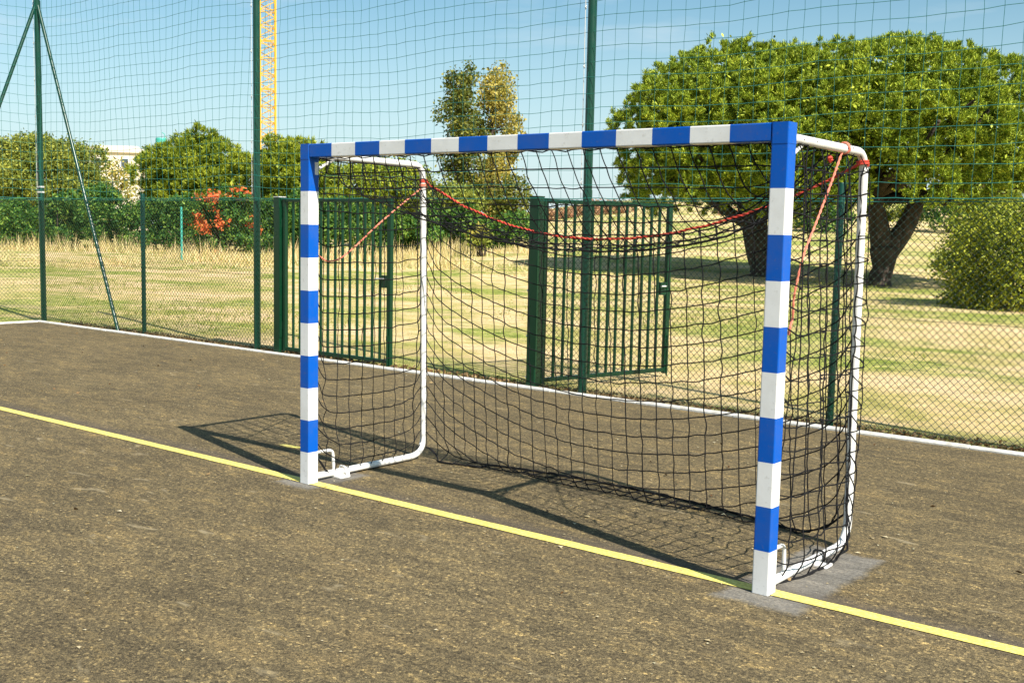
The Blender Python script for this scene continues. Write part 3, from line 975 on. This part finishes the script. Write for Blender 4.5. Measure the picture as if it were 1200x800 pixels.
    a = g.uniform(0, 6.28, n); s = g.uniform(.003, .010, n)*np.where(g.random(n) < .06, 2.0, 1)
    V = []
    for k, (ox, oy) in enumerate(((1, 0), (.2, .7), (-.9, .3), (-.3, -.6))):
        V.append(c+np.stack([s*(ox*np.cos(a)-oy*np.sin(a)), s*(ox*np.sin(a)+oy*np.cos(a)), s*.25*(k % 2)], 1))
    V = np.stack(V, 1).reshape(-1, 3)
    tag(quads_obj('grit', V, MT['grit'], None, None, 4), 'pale bits of grit and dry leaf scattered over the court', 'grit', kind='stuff')


grass_band()


# ================================================================== FENCE
FY = 4.36       # fence line
MY = 4.325      # mesh plane (court side of the posts)
XC = -12.80     # corner
GL, GR = -7.10, -3.12       # gate posts
HT = 1.89


def diag_wires(b, o, d, n, s0, s1, z0, z1, pitch, r, wav=0.0):
    """two families of straight 45 degree wires clipped to a rectangle in the plane o + s*d; n is the plane normal"""
    o, d, n = map(lambda q: np.asarray(q, float), (o, d, n))
    H = z1-z0
    for fam in (1, -1):
        k0 = int((s0-H)/pitch)-1; k1 = int((s1+H)/pitch)+2
        for k in range(k0, k1):
            a = k*pitch
            # s = a + fam*(z-z0)
            za, zb = z0, z1
            sa, sb = a, a+fam*H
            if fam == 1:
                if sb < s0 or sa > s1: continue
                if sa < s0: za = z0+(s0-a); sa = s0
                if sb > s1: zb = z0+(s1-a); sb = s1
            else:
                if sa < s0 or sb > s1: continue
                if sa > s1: za = z0+(a-s1); sa = s1
                if sb < s0: zb = z0+(a-s0); sb = s0
            if zb-za < .01: continue
            m = max(2, int((zb-za)/.25)+1)
            pts = []
            for t in np.linspace(0, 1, m+1):
                s = sa+(sb-sa)*t; z = za+(zb-za)*t
                off = wav*(math.sin(s*1.7+z*2.3)+.5*math.sin(s*4.1-z*3.1))
                pts.append(o+d*s+n*(off+fam*r*.8)+np.array([0, 0, z]))
            b.tube(pts, r, 3, cap=False)


def fence_run(label, p0, p1, nrm, side_posts, knuckle=True):
    p0, p1, nrm = np.array(p0, float), np.array(p1, float), np.array(nrm, float)
    Ln = np.linalg.norm(p1-p0); d = (p1-p0)/Ln
    t = thing('chain_link_fence', p0, label, 'fence', 'chain link fence round the court')
    b = MB(); o = p0+nrm*(-.035)
    diag_wires(b, o, d, nrm, 0.0, Ln, .035, HT, .061, .0024, .006)
    m = b.build('wire_mesh', MT['wire'], t); m['kind'] = 'stuff'
    b = MB(); hp = .061/2
    for i in range(int(Ln/hp)+1):
        for j in range(int((HT-.04)/hp)+1):
            if (i+j) % 2 == 0 and (o[0]+d[0]*i*hp) > -9.5: b.octa(o+d*i*hp+np.array([0, -.001, .035+j*hp]), .0052)
    if b.n: b.build('wire_twists', MT['wire'], t)['kind'] = 'stuff'
    for z in (.05, .95, HT-.01):
        b = MB(); ss = np.linspace(0, Ln, int(Ln*2)+2)
        pts = [o+d*s-nrm*.004+np.array([0, 0, z-.006*abs(math.sin(s*math.pi/2.4))]) for s in ss]
        b.tube(pts, .0022 if z < HT-.1 else .0030, 5); b.build('line_wire', MT['netgreen'] if z > 1 else MT['wire'], t)
    for (s, r, h) in side_posts:
        c = p0+d*s
        b = MB(); b.tube([(c[0], c[1], -.15), (c[0], c[1], h-.02), (c[0], c[1], h)], [r, r, r*.8], 16); q = b.build('fence_post', MT['pole'], t); smooth_by_angle(q)
        b = MB(); b.tube([(c[0], c[1], h-.001), (c[0], c[1], h+.012), (c[0], c[1], h+.022)], [r*1.12, r*1.1, r*.5], 16); b.build('post_cap', MT['black'], q)
        for z in (.3, .95, 1.55):
            b = MB(); b.tube([(c[0], c[1], z-.012), (c[0], c[1], z+.012)], r*1.1, 14); b.build('wire_clip', MT['pole'], t)
    return t


fence_run('green chain link fence behind the court, from the corner pole to the closed gate', (XC, FY, 0), (GL-.06, FY, 0), (0, 1, 0), [(XC*-1-10.05, .031, 1.97)])
fence_run('green chain link fence running right from the open gate', (GR+.06, FY, 0), (4.2, FY, 0), (0, 1, 0), [(.03-GR-.06, .030, 2.03)])
fence_run('green chain link fence along the left side of the court', (XC, -6.5, 0), (XC, FY, 0), (-1, 0, 0), [(6.5+FY-2.45, .031, 1.95), (6.5+FY-7.2, .031, 1.95)])
TOPZ = 6.4


def net_pole(x, y, label, braces=()):
    t = thing('net_pole', (x, y, 0), label, 'pole', 'tall green poles carrying the ball net')
    b = MB(); b.tube([(x, y, -.2), (x, y, TOPZ)], .043, 20); o = b.build('shaft', MT['pole'], t); smooth_by_angle(o)
    b = MB(); b.tube([(x, y, TOPZ), (x, y, TOPZ+.03), (x, y, TOPZ+.04)], [.046, .046, .02], 20); b.build('cap', MT['black'], t)
    b = MB(); b.tube([(x, y, 1.90), (x, y, 1.98)], .047, 18); b.build('collar', MT['pole'], t)
    for z in np.arange(2.05, TOPZ, .55):
        b = MB(); b.tube([(x-.047, y-.03, z-.012), (x-.055, y-.045, z), (x-.047, y-.03, z+.014)], .007, 6); b.build('net_hook', MT['steel'], t)
    # thin lashing wire standing just off the pole
    b = MB(); b.tube([(x-.056, y-.032, 1.9), (x-.058, y-.034, 3.5), (x-.056, y-.032, TOPZ)], .004, 5); b.build('lashing_wire', MT['steel'], t)
    for (bx, by) in braces:
        b = MB(); b.tube([(x+(.03 if bx > x+.3 else 0), y-(.03 if by < y-.3 else 0), 4.80), (bx, by, -.1)], .026, 14); o = b.build('brace', MT['pole'], t); smooth_by_angle(o)
    if braces:
        for z in (2.0, 2.08):
            b = MB(); b.tube([(x, y, z-.012), (x, y, z+.012)], .050, 16); b.build('band_clamp', MT['steel'], t)
        b = MB(); b.tube([(x, y, 4.74), (x, y, 4.88)], .052, 18); b.build('brace_collar', MT['pole'], t)
    return t


net_pole(XC, FY, 'tall green corner pole with two slanting braces, far left of the court', ((-10.62, 4.33), (XC+.02, 2.45)))
net_pole(-7.54, FY, 'tall green net pole just left of the closed gate, beside the crane', ())
net_pole(-2.51, FY, 'tall green net pole seen through the bars of the open gate', ())
net_pole(2.45, FY, 'tall green net pole outside the right edge, its shadow on the grass', ())


# ---- ball stop net
def ball_net():
    t = thing('ball_net', (XC, MY, 0), 'green square mesh ball net hung between the tall poles above the fence', 'net')
    g = np.random.default_rng(9)
    def sheet(o, d, n, L_, name, posts):
        o, d, n = map(lambda q: np.array(q, float), (o, d, n))
        ms = .142; ns = int(L_/ms); nzv = int((TOPZ-.05-1.90)/ms)
        S = np.arange(ns+1)*L_/ns; Z = 1.90+np.arange(nzv+1)*ms
        def pt(s, z, j1, j2):
            bay = min(abs(s-p) for p in posts)
            sag = -.05*min(1, bay/2.4)*(1-(z-1.9)/6)*0.8-0.012*math.sin(s*3.1+z)
            if z < 1.95: sag = 0
            return o+d*(s+j1+.010*math.sin(z*2.1+s))+n*(.03*math.sin(s*1.3+z*.8)+.015*math.sin(s*3.7-z*1.9))+np.array([0, 0, z+sag+j2])
        J = g.normal(0, .0035, (ns+1, nzv+1, 2))
        G = np.array([[pt(S[i], Z[j], J[i, j, 0], J[i, j, 1]) for j in range(nzv+1)] for i in range(ns+1)])
        b = MB()
        for i in range(ns+1): b.tube(G[i], .0022, 3, cap=False)
        m = b.build('upright_cords', MT['netgreen'], t); m['kind'] = 'stuff'
        for j in range(nzv+1):
            b = MB(); b.tube(G[:, j], .0040 if j == 0 else .0027, 3 if j else 5, cap=False); b.build('edge_cord' if j == 0 else 'cross_cord', MT['netgreen'], t)
    sheet((XC, MY, 0), (1, 0, 0), (0, -1, 0), 16.6, 'back', (0, 4.9, 9.95, 14.9))
    sheet((XC+.035, -5.5, 0), (0, 1, 0), (1, 0, 0), 9.8, 'side', (0, 5, 9.8))


ball_net()


# ---- gates
def sq_bar(b, p, q, h, m=0):
    b.box((min(p[0], q[0])-h, min(p[1], q[1])-h, min(p[2], q[2])-h), (max(p[0], q[0])+h, max(p[1], q[1])+h, max(p[2], q[2])+h), m)


def gate(label, hinge, ang, width, latch_on_end=True):
    """leaf local +x from the hinge; z up"""
    t = thing('steel_gate', (hinge[0], hinge[1], 0), label, 'gate', 'green barred gate leaves')
    t.rotation_euler = (0, 0, ang)
    def put(b, name, mat, par=t):
        o = b.build(name, mat, None); o.parent = par; return o
    z0, z1 = .065, 1.885
    b = MB(); b.rbox([z0-.04, z1+.02], [0], .025, .025, .03, 0, .005); put(b, 'stile', MT['green'])
    b = MB(); b.rbox([z0-.04, z1+.02], [0], .030, .025, width, 0, .005); put(b, 'stile', MT['green'])
    for z in (z0, z1-.005):
        b = MB(); b.rbox([.055, width-.03], [0], .019, .021, 0, z, .005, axis='x'); put(b, 'rail', MT['green'])
    nb = 13; mesh = None
    for i in range(nb):
        x = .055+(width-.085)*(i+1)/(nb+1)
        if mesh is None:
            b = MB(); b.tube([(0, 0, z0+.021), (0, 0, z1-.026)], .0170, 10); o = put(b, 'bar', MT['green']); smooth_by_angle(o); mesh = o.data; o.location = (x, 0, 0)
        else:
            o = bpy.data.objects.new('bar', mesh); col.objects.link(o); o.parent = t; o.location = (x, 0, 0)
    for z in (.35, 1.6):
        b = MB(); b.tube([(-.02, -.012, z-.05), (-.02, -.012, z+.05)], .014, 10); b.box((-.02, -.012, z-.02), (.012, .006, z+.02)); put(b, 'hinge', MT['green'])
    b = MB(); b.rbox([.90, 1.04], [0], .045, .022, width-.075, 0, .006); lk = put(b, 'lock_case', MT['green'])
    b = MB(); b.tube([(width-.07, -.022, 1.0), (width-.07, -.06, 1.0), (width-.16, -.065, 1.0)], .008, 8); put(b, 'handle', MT['steel'], lk)
    b = MB(); b.tube([(width, -.034, .45), (width, -.034, -.0)], .009, 8); b.box((width-.02, -.036, .30), (width+.02, -.0255, .36)); put(b, 'drop_bolt', MT['green'])
    for z in (.28,):
        b = MB(); b.octa((width, -.03, z), .010); put(b, 'screw_cap', MT['white'])
    return t


def gate_post(x, label):
    t = thing('gate_post', (x, FY, 0), label, 'gate post', 'square green gate posts')
    b = MB(); b.rbox([-.2, 1.915], [0], .055, .055, x, FY, .009); o = b.build('shaft', MT['green'], t)
    b = MB(); b.rbox([1.915, 1.925], [0], .058, .058, x, FY, .009); b.build('cap', MT['steel'] if x < -5 else MT['green'], t)
    s = -1
    for z in (.10, .52, .98, 1.42, 1.80):
        b = MB(); b.tube([(x-.055, FY-.03, z), (x-.072, FY-.04, z)], .010, 8); b.build('bolt', MT['white'], t)
    b = MB(); b.box((x+.0551, FY-.055, .2), (x+.063, FY+.02, 1.8)); b.build('stop_plate', MT['green'], t)
    return t


gate_post(GL, 'square green post with a pale cap, hinge side of the closed gate')
gate_post(GR, 'square green post at the hinge of the open gate')
gate('green barred gate leaf standing closed in the fence line, behind the left goalpost', (GL+.075, FY-.0), 0.0, 1.84)
gx, gy = -2.50-(GR+.02), 6.03-(FY+.06)
gate('green barred gate leaf swung open outwards beyond the fence', (GR+.02, FY+.075), R(76), 1.79)


# small posts far off
def marker():
    p = base_at(213, 45); b = MB(); z = P(213, 244, 45)[2]
    t = thing('marker_post', p, 'short light green post standing in front of the dark hedge', 'post')
    b.tube([(p[0], p[1], -.1), (p[0], p[1], z)], .045, 12); b.build('shaft', MT['teal'], t)
    b = MB(); b.tube([(p[0], p[1], z), (p[0], p[1], z+.03), (p[0], p[1], z+.05)], [.055, .055, .02], 12); b.build('cap', MT['teal'], t)


marker()

# ================================================================== GOAL
HX = 1.54


def goal():
    t = thing('handball_goal', (0, 0.04, 0), 'blue and white striped goal frame standing on the yellow line', 'goal')
    lv = [0.0]+[round(.2*i, 3) for i in range(1, 10)]+[1.8]
    lv = [0.002, .2, .4, .6, .8, 1.0, 1.2, 1.4, 1.6, 1.8, 1.995]
    mats = [1, 0, 1, 0, 1, 0, 1, 0, 1, 0]
    for s in (-1, 1):
        b = MB(); b.rbox(lv, mats, .04, .04, s*HX, .04, .006)
        o = b.build('post', [MT['blue'], MT['white']], t); smooth_by_angle(o, 40)
    xs = [-1.495, -1.3]+[round(-1.3+.2*i, 3) for i in range(1, 13)]+[1.3, 1.495]
    xs = sorted(set(xs)); m = [0]+[1 if i % 2 == 0 else 0 for i in range(13)]+[0]
    b = MB(); b.rbox(xs, m, .04, .04, .04, 2.04, .006, axis='x')
    o = b.build('crossbar', [MT['blue'], MT['white']], t); smooth_by_angle(o, 40)
    for s in (-1, 1):
        b = MB(); b.rbox([1.99, 2.0815], [0], .0415, .0415, s*HX, .04, .008)
        o = b.build('corner_joint', MT['blue'], t); smooth_by_angle(o, 40)
        yb = 1.055 if s < 0 else .975
        pth = arc_path([(s*HX, .078, 2.022), (s*HX, yb-.02, 2.012), (s*HX, yb+.02, .028), (s*HX, .078, .032)], [.10, .14], 9)
        b = MB(); b.tube(pth, .0215, 16); o = b.build('side_frame', MT['white_tube'], t); smooth_by_angle(o, 50)
        # short knee brace behind the top of the post
        b = MB(); b.tube([(s*HX, .078, 1.925), (s*HX, .25, 2.010)], .009, 8); b.build('knee_brace', MT['white_tube'], t)
        # bent grab loop at the foot
        b = MB(); b.tube(arc_path([(s*HX, .078, .185), (s*HX, .235, .180), (s*HX, .245, .05)], .035, 6), .010, 10); b.build('foot_loop', MT['white_tube'], t)
        for y in ((.28,) if s < 0 else (.60,)):
            b = MB(); b.rbox([.003, .012], [0], .055, .045, s*HX+.02, y, .012)
            o = b.build('anchor_plate', MT['white_tube'], t)
            b = MB(); b.tube([(s*HX+.05, y, .012), (s*HX+.05, y, .036)], .012, 6); b.build('bolt', MT['black'] if s > 0 else MT['white_tube'], o)
            b = MB(); b.tube(arc_path([(s*HX-.028, y, .012), (s*HX-.028, y, .062), (s*HX+.028, y, .062), (s*HX+.028, y, .012)], .02, 5), .006, 8); b.build('clamp', MT['black'] if s > 0 else MT['white_tube'], o)
        # net hooks along the rear upright and the top tube
        mesh = None
        for z in np.arange(.25, 1.85, .105):
            f = (z-.03)/1.98; yy = (yb+.02)*(1-f)+(yb-.02)*f
            for a in (1,):
                b = MB(); b.octa((s*HX+.0205, yy-.001, z), .0045); b.build('tie_knot', MT['black'], t)
        for yy in np.arange(.2, yb-.12, .14):
            b = MB(); b.tube([(s*HX, yy-.004, 2.0), (s*HX+.0225*1, yy, 2.02), (s*HX, yy+.004, 2.044), (s*HX-.0225, yy, 2.02), (s*HX, yy-.004, 2.0)], .003, 5); b.build('net_tie', MT['black'], t)
    # white sticker with print on the inner face of the left post, under the corner
    b = MB(); b.box((-1.5, .046, 1.90), (-1.4988, .074, 1.975)); st = b.build('label_plate', MT['sticker'], t)
    for k in range(3):
        b = MB(); b.box((-1.4986, .050, 1.912+k*.02), (-1.4984, .050+.02-.004*k, 1.920+k*.02)); b.build('print_line', MT['print'], st)
    return t


goal()


# ---- goal net, a small rope simulation
def simulate(Pn, pin, rest_r, rest_c, steps=420, seed=1, ground=.008, g=9.8, wind=None):
    gr = np.random.default_rng(seed)
    X = Pn.copy()+np.where(pin[..., None], 0, gr.normal(0, .006, Pn.shape)); V = np.zeros_like(X)
    w = np.where(pin, 0.0, 1.0)[..., None]
    dt = 1/60
    def solve(A, B, wa, wb, rest):
        d = B-A; L_ = np.linalg.norm(d, axis=-1, keepdims=True)+1e-9
        over = L_-rest
        k = np.where(over > 0, 1.0, 0.10)
        cor = d/L_*over*k/(wa+wb+1e-9)
        return cor*wa, -cor*wb
    for st in range(steps):
        V *= .965
        V[..., 2] -= g*dt
        if wind is not None: V += wind*dt
        V *= w
        Xp = X.copy(); X = X+V*dt
        for it in range(14):
            for par in (0, 1):
                a, b = X[par:-1:2], X[par+1::2]; n = min(len(a), len(b)); a = a[:n]; b = b[:n]
                wa, wb = w[par:-1:2][:n], w[par+1::2][:n]
                rr = rest_r[par::2][:n] if not np.isscalar(rest_r) else rest_r
                ca, cb = solve(a, b, wa, wb, rr); a += ca; b += cb
                a, b = X[:, par:-1:2], X[:, par+1::2]; n = min(a.shape[1], b.shape[1]); a = a[:, :n]; b = b[:, :n]
                wa, wb = w[:, par:-1:2][:, :n], w[:, par+1::2][:, :n]
                ca, cb = solve(a, b, wa, wb, rest_c); a += ca; b += cb
            low = (X[..., 2] < ground) & ~pin
            X[..., 2] = np.where(low, ground, X[..., 2])
        V = (X-Xp)/dt
        V[low] *= .3
    return X


ROPE_R = np.array([HX, 0.94, 1.96]); ROPE_L = np.array([-HX, 1.045, 1.905])


def rope_curve(n):
    s = np.linspace(0, 1, n)
    base = ROPE_L[None]*(1-s)[:, None]+ROPE_R[None]*s[:, None]
    sag = 0.385*(1-(2*s-1)**2)
    base[:, 2] -= sag*1.0
    base[:, 1] -= .05*np.sin(math.pi*s)
    return base


def net():
    t = thing('goal_net', (0, .08, 0), 'slack black goal net hung inside the striped goal frame', 'net')
    C = 32; Rr = 29; RP = 10
    X = np.zeros((Rr, C, 3)); pin = np.zeros((Rr, C), bool)
    xs = np.linspace(-HX, HX, C)
    rc = rope_curve(C)
    def frame_side(s, k):
        yb = 1.055 if s < 0 else .975
        L1 = yb-.02-.09
        q = k*L1/RP
        if k <= RP: return np.array([s*(HX-.02), .09+q, 1.99])
        f = (k-RP)/(Rr-1-RP)
        return np.array([s*(HX-.024), yb+.02*f, 2.0-f*(2.0-(.17 if s > 0 else .08))])
    for r in range(Rr):
        l, rt = frame_side(-1, r), frame_side(1, r)
        for c in range(C):
            f = c/(C-1)
            if r <= RP:
                top = np.array([xs[c], .088, 2.008]); g = r/RP
                X[r, c] = top*(1-g)+rc[c]*g
            else:
                g = (r-RP)/(Rr-1-RP)
                z = max(.01, rc[c][2]-(r-RP)*.1)
                X[r, c] = (xs[c], rc[c][1]+.04+.18*g*math.sin(math.pi*f), z)
        X[r, 0], X[r, -1] = l, rt
        pin[r, 0] = pin[r, -1] = True
    pin[0] = True; pin[RP] = True
    rr = np.full((Rr-1, C, 1), .1035)
    rr[:RP] = .1095
    W = np.zeros((Rr, C, 3)); W[..., 1] = .45
    X = simulate(X, pin, rr, .1055, 420, 3, wind=W)
    def weave(G, name, rad=.0035, edge=.0055):
        b = MB()
        for r in range(G.shape[0]): b.tube(crom(G[r], 4, .004), rad, 4, cap=False)
        b.build('row_cords', MT['cord'], t)['kind'] = 'stuff'
        b = MB()
        for c in range(G.shape[1]): b.tube(crom(G[:, c], 4, .004), rad, 4, cap=False)
        b.build('column_cords', MT['cord'], t)['kind'] = 'stuff'
        b = MB()
        for p in G.reshape(-1, 3): b.octa(p, rad*2.1)
        b.build('knots', MT['cord'], t)['kind'] = 'stuff'
        b = MB(); b.tube(crom(G[-1], 5, .003), edge, 6); b.build('hem_cord', MT['cord'], t)
    weave(X, 'main')
    for s in (-1, 1):
        yb = 1.055 if s < 0 else .975
        C2, R2 = 11, 20
        S = np.zeros((R2, C2, 3)); pn = np.zeros((R2, C2), bool)
        for r in range(R2):
            for c in range(C2):
                f = c/(C2-1); z = 2.0-r*.0975+(-.05*r/R2*f)
                S[r, c] = (s*HX+s*.01*math.sin(r*1.7+c), .088+(yb-.088)*f, z)
            S[r, -1, 0] = s*HX; S[r, -1, 1] = yb-.02+.04*r/R2-.026; S[r, 0, 0] = s*(HX-.02)
            pn[r, 0] = pn[r, -1] = True
        pn[0] = True
        Wd = np.zeros((R2, C2, 3)); Wd[..., 0] = .5 if s > 0 else .3
        S = simulate(S, pn, .104, .103 if s < 0 else .105, 240, 8+s, wind=Wd)
        weave(S, 'side', edge=.006)
    # black lacing cord under the crossbar and down the left frame top
    b = MB(); pts = []
    for i in range(63):
        x = -HX+.03+i*(2*HX-.06)/62; pts.append((x, .083+.008*math.sin(i*2.2), 1.998+.006*math.cos(i*1.9)))
    b.tube(pts, .0035, 5); b.build('lacing_cord', MT['cord'], t)


net()


def twisted(b, pts, r, turns_per_m=28, sub=3):
    """two-strand laid rope"""
    pts = np.asarray(pts, float)
    seg = np.linalg.norm(np.diff(pts, axis=0), axis=1); s = np.concatenate([[0], np.cumsum(seg)])
    n = max(8, int(s[-1]*turns_per_m*4))
    ss = np.linspace(0, s[-1], n); c = np.stack([np.interp(ss, s, pts[:, k]) for k in range(3)], 1)
    T = np.gradient(c, axis=0); T /= np.linalg.norm(T, axis=1)[:, None]
    a = np.array([.31, .52, .8]); u = np.cross(T, a); u /= np.linalg.norm(u, axis=1)[:, None]; w = np.cross(T, u)
    for ph in (0, math.pi):
        th = ss*turns_per_m*2*math.pi/2+ph
        b.tube(c+(u*np.cos(th)[:, None]+w*np.sin(th)[:, None])*r*.5, r*.62, 5)


def ropes():
    t = thing('rope', ROPE_L, 'red rope sagging across the back of the goal between both rear corners', 'rope')
    b = MB(); c = rope_curve(40); c[:, 2] += .004; c[1:-1] += rng.normal(0, .002, (38, 3)); twisted(b, c, .0075); b.build('strand', MT['rope'], t)
    for p in (ROPE_L+[.0, 0, .0], ROPE_R+[-.0, 0, 0]):
        b = MB()
        th = np.linspace(0, 4*math.pi, 30)
        b.tube(np.stack([p[0]+.027*np.cos(th), p[1]+.027*np.sin(th), p[2]-.012+.022*th/12.6], 1), .006, 6); b.build('knot', MT['rope'], t)
    b = MB(); k = plane_x(972, 185, HX-.02); b.octa(k, .018); b.octa(k+[0, .012, -.01], .016); b.build('loose_end', MT['rope'], t)
    # faded ties
    t = thing('rope', (HX, .68, 2.0), 'faded orange rope hanging from the right frame down behind the right goalpost', 'rope', 'faded orange tie ropes')
    ps = [plane_x(*q, HX+.03*w) for q, w in (((989, 172), 0), ((975, 212), .5), ((956, 262), 1), ((942, 298), 1), ((934, 330), .6), ((930, 352), .4), ((929, 372), .2))]
    b = MB(); twisted(b, crom(ps, 6), .0055); b.build('strand', MT['pinkrope'], t)
    b = MB(); th = np.linspace(0, 4*math.pi, 26); p = ps[0]
    b.tube(np.stack([HX+.026*np.cos(th), p[1]+.0015*th, 2.018+.026*np.sin(th)], 1), .005, 6); b.build('knot', MT['pinkrope'], t)
    b = MB(); b.tube(crom([plane_x(929, 372, HX), plane_x(926, 383, HX+.01), plane_x(924, 392, HX)], 4), .006, 6); b.build('tail', MT['pinkrope'], t)
    t = thing('rope', (-HX, 1.04, 1.87), 'faded orange rope running from the left rear corner towards the left goalpost', 'rope', 'faded orange tie ropes')
    ps = [plane_x(*q, -HX) for q in ((497, 218), (470, 240), (440, 266), (415, 290), (398, 303), (384, 306), (374, 300))]
    b = MB(); twisted(b, crom(ps, 6), .0055); b.build('strand', MT['pinkrope'], t)
    b = MB(); th = np.linspace(0, 4*math.pi, 26); p = ps[0]
    b.tube(np.stack([-HX+.026*np.cos(th), 1.04+.026*np.sin(th), p[2]-.01+.0016*th], 1), .005, 6); b.build('knot', MT['pinkrope'], t)


ropes()
